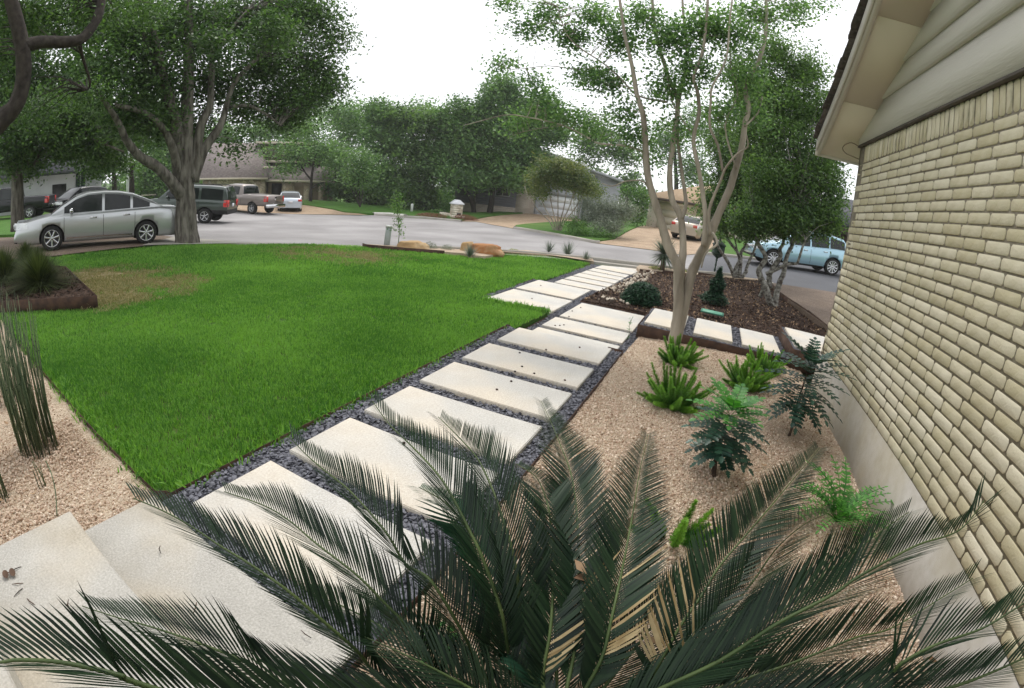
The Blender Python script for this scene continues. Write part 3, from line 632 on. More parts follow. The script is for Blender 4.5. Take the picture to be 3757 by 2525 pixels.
for c in range(28):
    z = .455+CH*(c+.5); off = (BL/2 if c%2 else 0)+random.uniform(-.012,.012); s = SC-BL/2-off+(BL/2 if c%2 else 0)
    s = SC-(BL/2 if c%2==0 else BL/4+.07); first = True
    while s > -3.8:
        if c%2 and first: ln = .5; 
        else: ln = 1.
        items.append((s, z, ln, 'b', random.uniform(-.001,.003))); 
        s -= BL/2*ln + BL/2 + (0 if ln==1 else 0); first = False
for k in range(int(9.5/CH)): items.append((SC-CH*(k+.5), 2.743+.2/2, 1., 's', random.uniform(-.003,.003)))
def area(it):
    p = wp(it[0], it[1]); x,y,d = proj(p)
    if not (-60 < x < PW+60 and -60 < y < PH+60) or p.y < 0: return 0
    n = abs((p-Vector((0,0,CZ))).normalized().dot(WN)); return n/d/d*(1 if it[3]=='b' else .7)
items.sort(key=area, reverse=True); top = [i for i in items if area(i) > 0][:297]; rest = items[len(top):]
RB = RW.to_4x4()
for s,z,ln,kd,o_ in top:
    me = (bv if kd=='b' else sv)[random.randrange(6 if kd=='b' else 3)][0]; o = bpy.data.objects.new('brick', me); COL.objects.link(o); o.parent = house
    p = wp(s,z,o_)-Vector(house.location); o.matrix_local = Matrix.Translation(p) @ RB @ Euler((random.uniform(-.006,.006),0,0)).to_matrix().to_4x4() @ Matrix.Diagonal((1,ln,1,1))
mb = MB(); mq, mtone = [], []
for s,z,ln,kd,o_ in rest:
    src = (bv if kd=='b' else sv)[random.randrange(6 if kd=='b' else 3)][1]; V = np.concatenate(src.V)*np.array([1,ln,1]); tn = random.random()
    R3 = np.array(RW); Vw = V@R3.T+np.array(wp(s,z,o_)); b = mb.v(Vw); mb.Q += [tuple(i+b for i in f) for f in src.Q]; mb.T += [tuple(i+b for i in f) for f in src.T]; mb.tq += [tn]*len(src.Q); mb.tt += [tn]*len(src.T); mb.mq += [0]*len(src.Q); mb.mt += [0]*len(src.T)
tag(mb.build('brickwork', m_brick_j, house), kind='stuff')
# siding: lap boards, each tilted, with the drip strip over the bricks
def lap(z0,z1,o0,o1,name='siding_board'):
    mb = MB(); n = 24; s0 = -4
    P_ = []
    for i in range(n+1):
        s = s0+(SC-.0-s0)*i/n; P_.append([wp(s,z0,-.012),wp(s,z0,o0),wp(s,z1,o1),wp(s,z1,-.012)])
    mb.grid(P_); return mb.build(name, m_paint, house)
lap(2.955,3.372,.022,.014); lap(3.365,3.617,.042,.012); lap(3.61,3.877,.042,.012); lap(3.87,4.137,.03,.012); lap(4.13,4.397,.03,.012); lap(4.39,4.657,.03,.012); lap(4.65,4.92,.03,.012)
mb = MB(); wbox(mb,-4,SC+.002,2.944,2.960,-.02,.034); wbox(mb,-4,SC+.002,2.962,2.972,-.02,.028); mb.build('drip_strip', M('dark_trim',(.07,.06,.05),(.12,.10,.08),ns=12), house)
# rake: soffit follows the roof slope
SL = .41
def zr(y): return CZ+1.30-SL*(y-6.08)
YE = 6.44; XI, XO = 1.185, 1.125
def slopebox(mb, x0,x1,y0,y1,d0,d1):
    b = mb.v([(x0,y0,zr(y0)+d0),(x1,y0,zr(y0)+d0),(x1,y1,zr(y1)+d0),(x0,y1,zr(y1)+d0),(x0,y0,zr(y0)+d1),(x1,y0,zr(y0)+d1),(x1,y1,zr(y1)+d1),(x0,y1,zr(y1)+d1)])
    for f in ((0,3,2,1),(4,5,6,7),(0,1,5,4),(1,2,6,5),(2,3,7,6),(3,0,4,7)): mb.quad(*[b+i for i in f])
yb = YE
for y0 in (5.38,4.16,2.94,1.72,.5,-.72,-1.94):
    mb = MB(); slopebox(mb, XI-.01, 1.86, y0+.003, yb-.003, -.001, .012); mb.build('soffit_panel', m_soffit, house); yb = y0
mb = MB(); slopebox(mb, XO+.02, XI, -2, YE+.02, -.02, .16); mb.build('rake_board', m_paintl, house)
mb = MB(); slopebox(mb, XO, XO+.018, -2, YE+.04, .035, .18); mb.build('rake_trim', m_paintl, house)
mb = MB(); c0 = 6.46; b = mb.v([(XO,c0,zr(YE)-.03),(7.5,c0,zr(YE)-.03),(7.5,c0+.03,zr(YE)-.03),(XO,c0+.03,zr(YE)-.03),(XO,c0,zr(YE)+.14),(7.5,c0,zr(YE)+.14),(7.5,c0+.03,zr(YE)+.14),(XO,c0+.03,zr(YE)+.14)])
for f in ((0,3,2,1),(4,5,6,7),(0,1,5,4),(1,2,6,5),(2,3,7,6),(3,0,4,7)): mb.quad(*[b+i for i in f])
mb.build('eave_board', m_paintl, house)
mb = MB(); slopebox(mb, XO+.03, 6.5, -2, YE+.05, .18, .24); mb.build('roof_deck', m_shing, house)
# shingles at the rake edge: overlapping tabs seen from the side
sh = []
for v_ in range(4):
    rg = random.Random(v_); th = .020+.007*v_; l = .30; g = .145
    # local: y=0 lower edge, y=-l upper edge (up the slope)
    b_ = [(0,0,.0),(l,0,.0),(l,-g-.02,SL*(g+.02)),(0,-g-.02,SL*(g+.02)),(0,rg.uniform(-.004,.006),th),(l,rg.uniform(-.004,.006),th),(l,-g-.02,SL*(g+.02)+th*.5),(0,-g-.02,SL*(g+.02)+th*.5)]
    mb = MB(); b = mb.v(b_)
    for f in ((0,1,2,3),(4,7,6,5),(0,4,5,1),(1,5,6,2),(2,6,7,3),(3,7,4,0)): mb.quad(*[b+k for k in f], rg.random())
    sh.append(mb.mesh('shingle', m_shing))
y = YE+.10
while y > -1.4:
    for k_ in range(3):
        o = bpy.data.objects.new('shingle', sh[random.randrange(4)]); COL.objects.link(o); o.parent = house
        o.location = Vector((XO-.055+k_*.302+random.uniform(-.014,.014)*(k_==0), y+random.uniform(-.008,.008), zr(y)+.24))-Vector(house.location)
    y -= .145
# loose cable loop under the soffit
cab = smooth_path([atd(2957+x*.3826,200+y_*.3826,6.2) for x,y_ in ((505,1005),(440,975),(380,945),(352,905),(370,870),(420,848),(460,855),(500,880))],5)
mb = MB(); mb.tube(cab,.006,6); mb.build('hanging_cable', M('cable',(.16,.12,.08),(.2,.15,.1)), house)
# ------------------------------------------------------------------ sago palm in the foreground
m_cyc = M('cycad_leaflet', (.005,.014,.008), (.019,.040,.018), rough=.42, ns=5, tone=.9, contrast=.5, spec=.24, transl=.08, tcol=(1.2,2.0,.7))
m_cyc2 = M('cycad_leaflet_pale', (.014,.05,.03), (.035,.10,.055), rough=.42, ns=5, tone=.9, contrast=.5, spec=.3, transl=.15, tcol=(1.2,2.0,.7))
m_rach = M('cycad_stalk', (.03,.055,.018), (.10,.14,.045), rough=.5, ns=8)
m_dead = M('straw_leaflet', (.31,.22,.10), (.54,.43,.24), rough=.7, ns=20, tone=.9, transl=.2, tcol=(1.1,1.,.8))
CC = at(2040, 2740, CZ-1.10)
cyc = aempty('sago_palm', (CC.x,CC.y,-.02), 'large dark green sago palm with arching feathery fronds filling the foreground', 'cycad')
FR = {1:[(-220,2440),(-110,2432),(0,2430),(64,2422),(193,2427),(321,2449),(450,2482),(560,2525)],
2:[(302,2224),(450,2272),(546,2298),(675,2340),(804,2388),(900,2430),(1093,2525)],
3:[(489,1828),(586,1869),(692,1926),(814,2007),(920,2072),(1059,2170),(1181,2276),(1303,2382),(1425,2504)],
4:[(823,1804),(961,1852),(1059,1909),(1156,1991),(1303,2105),(1401,2203),(1507,2317),(1588,2455),(1620,2525)],
5:[(1060,1600),(1120,1665),(1189,1725),(1287,1805),(1413,1949),(1488,2069),(1583,2134),(1698,2323),(1793,2501)],
6:[(1367,1472),(1425,1553),(1494,1621),(1562,1690),(1620,1759),(1671,1845),(1723,1949),(1769,2046),(1840,2250),(1880,2450)],
7:[(1608,1530),(1677,1598),(1740,1667),(1775,1725),(1815,1817),(1849,1920),(1878,2017),(1901,2149),(1925,2400)],
8:[(1537,1788),(1620,1834),(1677,1891),(1735,1977),(1792,2103),(1870,2350)],
9:[(1895,1702),(1964,1748),(2004,1834),(2021,1931),(2033,2046),(2020,2300),(1990,2500)],
10:[(1985,1470),(2026,1559),(2060,1643),(2094,1736),(2115,1870),(2123,2029),(2123,2155),(2119,2323),(2080,2525)],
11:[(2378,1590),(2349,1719),(2324,1870),(2303,1987),(2278,2113),(2245,2264),(2211,2407),(2150,2525)],
12:[(3008,1643),(2916,1752),(2832,1853),(2731,1970),(2639,2079),(2572,2188),(2496,2298),(2421,2432),(2370,2525)],
13:[(3050,1878),(2958,1920),(2857,2004),(2765,2130),(2672,2247),(2597,2348),(2530,2440),(2470,2525)],
14:[(3335,1878),(3226,1954),(3142,2021),(3041,2096),(2957,2172),(2800,2290),(2600,2440)],
15:[(3611,1836),(3520,1945),(3377,1996),(3276,2046),(3142,2121),(3058,2180),(2850,2290),(2650,2420)],
16:[(3570,2121),(3436,2205),(3268,2306),(3142,2339),(3016,2390),(2890,2440),(2765,2482),(2640,2525)],
17:[(3860,2160),(3757,2214),(3603,2306),(3436,2365),(3310,2432),(3184,2525)],
18:[(3900,2350),(3757,2415),(3603,2482),(3480,2525)],
19:[(2560,1800),(2530,1900),(2480,2010),(2430,2110),(2370,2240),(2300,2400)]}
O = Vector((0,0,CZ))
def frond_path(k):
    pp = FR[k]; rt = ray(*pp[0]); Cr = CC-O; mR = (rt*rt.dot(Cr)-Cr).length; R = max(1.12, mR*1.04)
    b = rt.dot(Cr); t = b+sqrt(b*b-(Cr.length_squared-R*R)); T = rt*t; out = []
    h = (T-Cr); n = Vector((h.y,-h.x,0)).normalized(); N_ = len(pp)
    for i,p in enumerate(pp):
        r = ray(*p)
        if 8 <= k <= 13 or k == 19:
            f = i/(N_-1); up = float(np.interp(f,[0,.35,.75,1],[.20 if k!=12 else .36,.36 if k!=12 else .38,.27,.14])); out.append(at(*p, CC.z+up))
        else: out.append(O + r*(n.dot(Cr)/n.dot(r)))
    out = out[::-1]; first = out[0]
    base = [CC+Vector(((first.x-CC.x)*.05,(first.y-CC.y)*.05,-.02))]
    if (first-CC).length > .12: base.append(CC.lerp(first,.45)+Vector((0,0,.05)))
    return smooth_path(base+out, 8)
def frond(path, parent, mat, ln=.155, dead=None, seed=0, vee=1.0, sp=.0074, fold=0., fw0=1.15, wl=.0026):
    rg = random.Random(seed); P_ = path; cum = [0]
    for a,b in zip(P_[:-1],P_[1:]): cum.append(cum[-1]+(b-a).length)
    T_ = cum[-1]; tip = P_[-1]; out = Vector((tip.x-P_[0].x, tip.y-P_[0].y, 0)).normalized()
    def pt(s):
        i = min(max(np.searchsorted(cum,s)-1,0),len(P_)-2); f = (s-cum[i])/max(1e-6,cum[i+1]-cum[i]); return P_[i].lerp(P_[i+1],f), (P_[min(i+2,len(P_)-1)]-P_[max(i-1,0)]).normalized()
    mb, md = MB(), MB(); s = T_*.13
    while s < T_*.995:
        f = s/T_; p,t = pt(s); co = t.dot(out); up = Vector((0,0,1)); n = (up*max(.15,co)-out*t.z); n = (n-t*n.dot(t)).normalized(); sd = t.cross(n).normalized()
        L_ = ln*min(1,(f-.10)/.16)**.7*max(.5,min(1,((1.03-f)/.42))**.6)*rg.uniform(.92,1.06)
        fw = fw0+.55*f**2+rg.uniform(-.04,.04)
        for sg in (-1,1):
            if rg.random() < .012: continue
            d = (sd*sg*1.0+t*fw+n*(vee+rg.uniform(-.06,.06))).normalized(); isd = dead and dead[0] < f < dead[1] and sg == dead[2] and rg.random() < .42
            wv = t.cross(d); wv = (t-d*t.dot(d)).normalized()*wl*(1+.25*rg.random()); nn = d.cross(wv).normalized()
            b0 = p+sd*sg*.003; cv = -n*.018*L_/.15-Vector((0,0,.008))+sd*sg*(-.0)+t*.012; tn = rg.random()*.6+.2+(.2 if f>.8 else 0)
            pts = []; tgt = md if isd else mb
            for u,ww in ((0,.5),(.25,1),(.7,.85)):
                c = b0+d*L_*u+cv*u*u; pts += [c-wv*ww,c+wv*ww]
            pts.append(b0+d*L_+cv); i = tgt.v(pts)
            tgt.quad(i,i+1,i+3,i+2,tn); tgt.quad(i+2,i+3,i+5,i+4,tn); tgt.tri(i+4,i+5,i+6,tn)
        s += sp*(1+.25*(1-f)+1.1*f**4)
    fo = mb.build('frond', mat, parent)
    r = MB(); m = len(P_); r.tube(P_,[.0056*(1-i/m*.75) for i in range(m)],6); r.build('rachis', m_rach, fo)
    if md.n: md.build('dead_leaflet', m_dead, fo)
    return fo
dead = {12:(.20,.34,-1),11:(.18,.32,1),13:(.18,.30,-1),10:(.2,.27,1),4:(.14,.26,1),9:(.2,.28,1)}
for k in FR:
    if k == 19: continue
    frond(frond_path(k), cyc, m_cyc2 if k in (8,) else m_cyc, (.165 if k<8 or k>12 else .15) if k not in (8,9) else .12, dead.get(k), k, vee=.55 if 8<=k<=12 else .95, fw0=.95 if 8<=k<=12 else 1.75, wl=.0032 if 8<=k<=12 else .0023, sp=.0070 if 8<=k<=12 else .0078)
def gen_frond(az, ln, e0, e1, seed, mat=m_cyc, dd=None, c=None, lf=.14):
    a = radians(az); d = Vector((sin(a),cos(a),0)); p = Vector(c or CC)+d*.03; P_ = [p.copy()]; n = 14
    for i in range(n):
        e = radians(e0+(e1-e0)*(i/n)**.8); p = p+(d*cos(e)+Vector((0,0,sin(e))))*ln/n; P_.append(p.copy())
    return frond(smooth_path(P_,3), cyc, mat, lf, dd, seed)
for i,(az,l,e0,e1) in enumerate([(-30,.55,62,5),(-62,.62,50,-15),(20,.6,55,-5),(-100,.5,60,0),(60,.7,45,-25),(95,.85,38,-20),(-128,.8,25,-30),(120,1.0,35,-10),(150,1.0,40,-10),(180,1.0,45,0),(-160,1.0,40,-10),(42,.8,30,-30),(5,.75,25,-25),(-80,.9,20,-35),(75,1.0,18,-30)]):
    gen_frond(az, l, e0, e1, 100+i, dd=(.15,.9,1) if i in (11,12) else None)
# straw-coloured old leaflets held upright between the fronds
m_tr = M('cycad_trunk', (.05,.035,.022), (.14,.10,.06), rough=.95, ns=20, bump=.01, bs=40)
mb = MB(); mb.lathe([(.16,0),(.17,.15),(.15,.35),(.14,.55),(.08,.62),(.0,.64)],(CC.x,CC.y,-.03),18)
rg = random.Random(3)
for i in range(220):
    a = rg.uniform(0,2*pi); z = rg.uniform(.05,.6); d = Vector((cos(a),sin(a),.6)); p = Vector((CC.x+cos(a)*.15,CC.y+sin(a)*.15,z-.03)); mb.tube([p,p+d*.05],[.012,.004],4,rg.random())
mb.build('trunk', m_tr, cyc)
# dried leaves caught in the fronds
mb = MB()
for x,y,z in ((2262,1990,.28),(2312,1915,.3),(2330,1860,.3),(2650,2075,.28),(2705,1965,.3),(2760,1895,.3),(2550,2205,.26),(2140,2120,.28),(2130,2080,.3),(2295,1960,.3),(1900,2030,.28),(3420,2420,.1),(2400,2350,.2),(2655,1985,.32)):
    p = at(x,y,CC.z+z+.01); a = random.uniform(0,6); 
    for sgn in (0,):
        u = Vector((cos(a),sin(a),.3)).normalized()*random.uniform(.018,.035); v = u.cross(Vector((0,0,1))).normalized()*.013; b = mb.v([p-u,p+v+Vector((0,0,.004)),p+u,p-v]); mb.quad(b,b+1,b+2,b+3,random.random())
o = mb.build('fallen_leaves', m_lf); tag(o, kind='stuff')

# ------------------------------------------------------------------ plants in the pink gravel bed
m_fox = M('foxtail_needle', (.05,.17,.025), (.25,.46,.07), rough=.6, ns=3, tone=1.1, contrast=.4, transl=.35, tcol=(1.3,1.5,.6))
m_stem = M('plant_stem', (.05,.10,.03), (.10,.16,.05), rough=.7, ns=10)
def foxtail(loc, label, n, L_, seed, lean=1., tones=(.2,.9)):
    rg = random.Random(seed); root = empty('foxtail_fern', loc, label, 'fern', 'foxtail ferns in the pink gravel bed')
    for i in range(n):
        a = 2*pi*(i+rg.random()*.8)/n*1.0*2.4; e = radians(rg.uniform(30,66)) if i > n*.5 else radians(rg.uniform(4,34)); l = L_*rg.uniform(.6,1.1)*(1. if e>.5 else .8)
        d = Vector((cos(a),sin(a),0)); p = d*rg.uniform(0,.08); P_ = [p.copy()]; m = 12; bend = rg.uniform(-.3,.5)
        for k in range(m):
            ee = e+bend*(k/m)*(.5 if e<1 else -.5)+.25*(k/m); p = p+(d*cos(ee)+Vector((0,0,sin(ee))))*l/m; P_.append(p.copy())
        mb = MB(); c0 = rg.uniform(*tones)
        for k in range(640):
            f = (k+rg.random())/640; s = f*m; ii = min(int(s),m-1); c = P_[ii].lerp(P_[ii+1],s-ii); t = (P_[ii+1]-P_[ii]).normalized()
            r = .042*(min(1,(f+.05)/.2)*(1-.75*f) + .12)*1.25; an = rg.uniform(0,2*pi); s1 = t.orthogonal().normalized(); s2 = t.cross(s1); o_ = (s1*cos(an)+s2*sin(an)+t*.65).normalized()
            w_ = o_.cross(t).normalized()*.0026; e_ = c+o_*r*rg.uniform(.7,1.15); b = mb.v([c-w_,c+w_,e_+w_*.6,e_-w_*.6]); mb.quad(b,b+1,b+2,b+3,min(1,max(0,c0*.5+f*.45+rg.uniform(-.15,.15))))
        mb.tube(P_,[.003]*len(P_),4,.2); mb.build('plume', m_fox, root)
    return root
foxtail(hit(*q(1543,826))[:2]+(-.03,), 'foxtail fern clump right beside the foot of the smooth multi stemmed tree', 44, .33, 1)
foxtail(hit(*q(1533,922))[:2]+(-.02,), 'wide foxtail fern clump with long plumes just behind the bright green leaved shrub', 50, .42, 2)
foxtail(hit(*q(1700,878))[:2]+(-.02,), 'foxtail fern clump between two ferns and the brick wall with stout yellow green plumes', 48, .40, 3)
foxtail(hit(*q(1742,838))[:2]+(-.02,), 'farthest right foxtail fern clump standing against the side path pavers', 40, .34, 4)
foxtail(hit(*q(1535,1230))[:2]+(-.02,), 'small foxtail fern half hidden behind the sago palm fronds', 9, .30, 5)
m_mah = M('mahonia_leaf', (.012,.045,.032), (.035,.095,.06), rough=.4, ns=6, tone=.9, spec=.5, transl=.1)
m_mahn = M('mahonia_new_leaf', (.04,.16,.03), (.10,.30,.06), rough=.45, ns=6, tone=.9, spec=.4, transl=.3, tcol=(1.2,1.5,.6))
m_wood = M('shrub_stem', (.05,.035,.025), (.10,.07,.05), rough=.9, ns=20)
def spiky_leaf(mb, p, d, n, L_, W_, rg, lobes=3):
    """holly-like lobed leaflet"""
    s = d.cross(n).normalized(); pts_l, pts_r = [], []; tn = rg.random()
    prof = [(0,.1),(.16,.55),(.26,1.),(.36,.5),(.50,.9),(.62,.42),(.76,.6),(.86,.25)]
    c = [p+d*L_*u-Vector((0,0,.05*L_*u*u)) for u,_ in prof]
    a = mb.v([c_-s*W_*w_+n*W_*.18*w_ for c_,(u,w_) in zip(c,prof)]); b = mb.v(c); e = mb.v([c_+s*W_*w_+n*W_*.18*w_ for c_,(u,w_) in zip(c,prof)]); t_ = mb.v([p+d*L_-Vector((0,0,.06*L_))])
    for i in range(len(prof)-1): mb.quad(a+i,b+i,b+i+1,a+i+1,tn); mb.quad(b+i,e+i,e+i+1,b+i+1,tn)
    k = len(prof)-1; mb.tri(a+k,b+k,t_,tn); mb.tri(b+k,e+k,t_,tn)
def pinnate(mb, p, az, el, L_, n, ll, lw, rg, droop=.5, rmb=None, spiky=True):
    d = Vector((cos(az),sin(az),0)); P_ = [p.copy()]; m = 8
    for k in range(m):
        e = el-droop*(k/m); p = p+(d*cos(e)+Vector((0,0,sin(e))))*L_/m; P_.append(p.copy())
    (rmb or mb).tube(P_,[.0028]*len(P_),4,.3)
    for k in range(n):
        f = .22+.78*k/(n-1) if n>1 else 1; s = f*m; ii = min(int(s),m-1); c = P_[ii].lerp(P_[ii+1],s-ii); t = (P_[ii+1]-P_[ii]).normalized(); up = Vector((0,0,1)); nrm = (up-t*up.dot(t)).normalized(); sd = t.cross(nrm)
        for sg in ((-1,1) if k < n-1 else (0,)):
            dd = (sd*sg+t*.45+nrm*.12).normalized() if sg else t; l = ll*(1-.35*abs(f-.45))*rg.uniform(.9,1.1)
            if spiky: spiky_leaf(mb,c,dd,nrm,l,lw,rg)
            else:
                w_ = dd.cross(nrm).normalized()*lw; b = mb.v([c,c+dd*l*.45-w_,c+dd*l,c+dd*l*.45+w_]); mb.quad(b,b+1,b+2,b+3,rg.random())
def mahonia(loc, label, h, whorls, new, seed, nst=3):
    rg = random.Random(seed); root = empty('mahonia_shrub', loc, label, 'shrub', 'mahonia shrubs in the gravel bed'); st = MB()
    for k in range(nst):
        a = rg.uniform(0,6.3); st.tube(smooth_path([(rg.uniform(-.04,.04),rg.uniform(-.04,.04),-.02),(cos(a)*.02,sin(a)*.02,h*.4),(cos(a)*.015,sin(a)*.015,h*(.9-.12*k))],4),[.011,.010,.010,.009,.009,.008,.008,.007,.006],6,rg.random(),wob=.2)
    for i in range(14): a = rg.uniform(0,6.3); z = h*rg.uniform(.15,.5); st.tube([(0,0,z),(cos(a)*.1,sin(a)*.1,z-.05)],[.004,.002],4,rg.random())
    st.build('stem', m_wood, root)
    for wi,(z,n,l,el) in enumerate(whorls):
        for i in range(n):
            mb = MB(); nw = z > new; a = 2*pi*i/n+wi*.5+rg.uniform(-.2,.2)
            pinnate(mb, Vector((0,0,h*z)), a, radians(el+rg.uniform(-10,10)), l*rg.uniform(.85,1.1), 7, .078 if not nw else .07, .024, rg, .55)
            mb.build('leaf', m_mahn if nw else m_mah, root)
    return root
mahonia(hit(*q(1622,1082))[:2]+(-.02,), 'mahonia shrub with fresh bright green leaves on top in the middle of the gravel', .52, [(.40,5,.20,-12),(.54,6,.26,-8),(.66,7,.30,0),(.80,7,.30,10),(.92,7,.29,20),(1.0,6,.26,45)], .82, 11)
mahonia(hit(*q(1800,985))[:2]+(-.02,), 'dark green mahonia shrub with bare lower stems next to the brick wall', .68, [(.48,7,.30,-12),(.58,8,.36,-5),(.68,9,.40,2),(.8,8,.40,8),(.92,8,.40,22),(1.0,7,.36,45)], 2, 12)
m_hf = M('holly_fern_leaf', (.06,.20,.04), (.14,.36,.08), rough=.5, ns=6, tone=.9, spec=.35, transl=.35, tcol=(1.2,1.5,.6))
def fernclump(loc, label, seed, n=20, L_=.28):
    rg = random.Random(seed); root = empty('fern', loc, label, 'fern')
    for i in range(n):
        mb = MB(); a = 2*pi*i/n*2.6; pinnate(mb, Vector((0,0,.02)), a, radians(rg.uniform(35,75)), L_*rg.uniform(.7,1.1), 9, .05, .011, rg, 1.1, spiky=True); mb.build('frond', m_hf, root)
    return root
fernclump(hit(*q(1905,1190))[:2]+(-.02,), 'light green feathery fern at the foot of the concrete foundation', 31, 44, .46)
m_seed = M('seedling_leaf', (.05,.17,.04), (.10,.27,.07), rough=.5, ns=9, tone=.9, transl=.3)
rg = random.Random(5); root = empty('seedling', at(*q(992,1478),-.02), 'small round leaved green seedling between the palm and the dark gravel', 'seedling')
for i in range(16):
    mb = MB(); a = rg.uniform(0,6.3); r = rg.uniform(.02,.09); z = rg.uniform(.02,.09); c = Vector((cos(a)*r,sin(a)*r,z)); mb.tube([(0,0,0),c],[.0015,.001],4); 
    R_ = Euler((rg.uniform(-.5,.5),rg.uniform(-.5,.5),a)).to_matrix(); P_ = [c+R_@Vector((.022*cos(t)*1.15,.016*sin(t),0)) for t in np.linspace(0,2*pi,9)[:-1]]; mb.poly(P_,rg.random()); mb.build('leaf', m_seed, root)
# weed at the corner of the path
rg = random.Random(6); root = empty('weed', at(*q(1427,776),ZB), 'thin upright weed growing at the corner of the middle pavers', 'weed')
mb = MB(); mb.tube(smooth_path([(0,0,0),(.02,0,.12),(.0,.02,.24),(.03,.02,.36)],4),[.004]*5+[.003]*8,5); mb.build('stem', m_stem, root)
for i in range(26):
    mb = MB(); z = rg.uniform(.03,.37); a = rg.uniform(0,6.3); p = Vector((.01,.01,z)); d = Vector((cos(a),sin(a),rg.uniform(-.2,.5))).normalized(); s = d.cross(Vector((0,0,1))).normalized()*.011; l = rg.uniform(.03,.055); b = mb.v([p,p+d*l*.5-s,p+d*l,p+d*l*.5+s]); mb.quad(b,b+1,b+2,b+3,rg.random()); mb.build('leaf', m_seed, root)
# horsetail reeds at the left edge
m_reed = M('reed', (.045,.075,.035), (.15,.19,.10), rough=.6, ns=4, tone=1., contrast=.6, stretch=(1,1,6))
def reeds(base, label, n, r, h, seed, lean=.05):
    rg = random.Random(seed); root = empty('horsetail_reeds', base, label, 'reeds', 'horsetail reeds in the left gravel bed')
    for i in range(n):
        a = rg.uniform(0,6.3); d = r*sqrt(rg.random()); x,y = cos(a)*d,sin(a)*d*.8; hh = h*rg.uniform(.45,1.05); la = rg.uniform(0,6.3); ln = hh*abs(rg.gauss(0,lean)); mb = MB()
        mb.tube([(x,y,-.02),(x+cos(la)*ln*.4,y+sin(la)*ln*.4,hh*.5),(x+cos(la)*ln,y+sin(la)*ln,hh)],[.0042,.0038,.0022],4,rg.random())
        for z in (.25,.5,.75): mb.tube([(x+cos(la)*ln*z*.9,y+sin(la)*ln*z*.9,hh*z-.004),(x+cos(la)*ln*z*.9,y+sin(la)*ln*z*.9,hh*z+.004)],.0052,4,.05)
        mb.build('reed', m_reed, root)
    return root
reeds(at(*q(88,1015),-.02), 'dense clump of tall thin horsetail reeds beside the lawn corner', 130, .21, 1.02, 1)
reeds(at(*q(20,905),-.02), 'sparser tall horsetail reeds farther back at the left edge', 60, .24, .95, 2, .08)
reeds(at(*q(2,1135),-.02), 'short horsetail tuft at the lower left edge of the picture', 22, .08, .55, 3, .1)
reeds(at(*q(98,1105),-.02), 'few very short horsetail shoots in front of the dense clump', 5, .05, .22, 4, .12)
mb = MB(); mb.tube(smooth_path([at(*q(130,1175),-.02),at(*q(126,1120),.05),at(*q(117,1080),.12),at(*q(104,1050),.14)],5),.004,5); tag(mb.build('fallen_reed', m_reed),'single horsetail reed bent over the pink gravel','reed')
# ------------------------------------------------------------------ trees
def leafmat(name, c1, c2, tr=.3, rough=.5, tcol=(1.5,1.7,.7), **k): return M(name, c1, c2, rough=rough, ns=.35, tone=1.0, contrast=.5, spec=.3, transl=tr, tcol=tcol, **k)
l_oak = leafmat('oak_leaf', (.035,.072,.026), (.115,.20,.065))
l_dark = leafmat('evergreen_leaf', (.05,.095,.038), (.155,.25,.09), .38)
l_mid = leafmat('background_leaf', (.06,.125,.045), (.18,.30,.11))
l_lite = leafmat('light_leaf', (.05,.12,.03), (.15,.27,.07))
l_crape = leafmat('crape_leaf', (.075,.14,.075), (.19,.30,.15), .45)
l_red = leafmat('reddish_leaf', (.065,.11,.035), (.19,.21,.08), .3)
l_gray = leafmat('silver_leaf', (.13,.16,.11), (.28,.31,.24), .2, tcol=(1.1,1.2,.9))
b_oak = M('oak_bark', (.05,.043,.035), (.20,.185,.155), rough=.95, ns=9, contrast=1.4, bump=.012, bs=22, stretch=(1,1,.25))
b_lich = M('lichen_bark', (.06,.05,.04), (.34,.33,.29), rough=.95, ns=14, contrast=1.6, bump=.006, bs=40)
b_crape = M('smooth_bark', (.17,.145,.11), (.44,.39,.32), rough=.75, ns=5, contrast=1.3, bump=.002, bs=30, stretch=(1,1,.18))
b_dark = M('dark_bark', (.015,.012,.010), (.055,.046,.038), rough=.95, ns=12, bump=.015, bs=18)
def leaves_np(C, per, spread, size, asp=.5, up=.5, tone_c=None):
    C = np.asarray(C); n = len(C)*per; c = np.repeat(C, per, 0) + rng.normal(0,1,(n,3))*np.array([spread,spread,spread*.75])
    a = rng.normal(0,1,(n,3)); a /= np.linalg.norm(a,axis=1)[:,None]; nn = rng.normal(0,1,(n,3)); nn[:,2] = np.abs(nn[:,2])+up; 
    a -= nn*((a*nn).sum(1)/(nn*nn).sum(1))[:,None]; a /= np.linalg.norm(a,axis=1)[:,None]; b = np.cross(nn,a); b /= np.linalg.norm(b,axis=1)[:,None]
    s = (size*rng.uniform(.65,1.3,n))[:,None]; nn /= np.linalg.norm(nn,axis=1)[:,None]
    V = np.stack([c-a*s*.5, c+b*s*asp*.5+nn*s*.06-a*s*.05, c+a*s*.5, c-b*s*asp*.5+nn*s*.06-a*s*.05],1).reshape(-1,3)
    Q = np.arange(n*4).reshape(-1,4); tc_ = rng.uniform(.15,.85,len(C)) if tone_c is None else tone_c
    t = np.clip(np.repeat(tc_,per)+rng.normal(0,.13,n),0,1); return V,Q,t
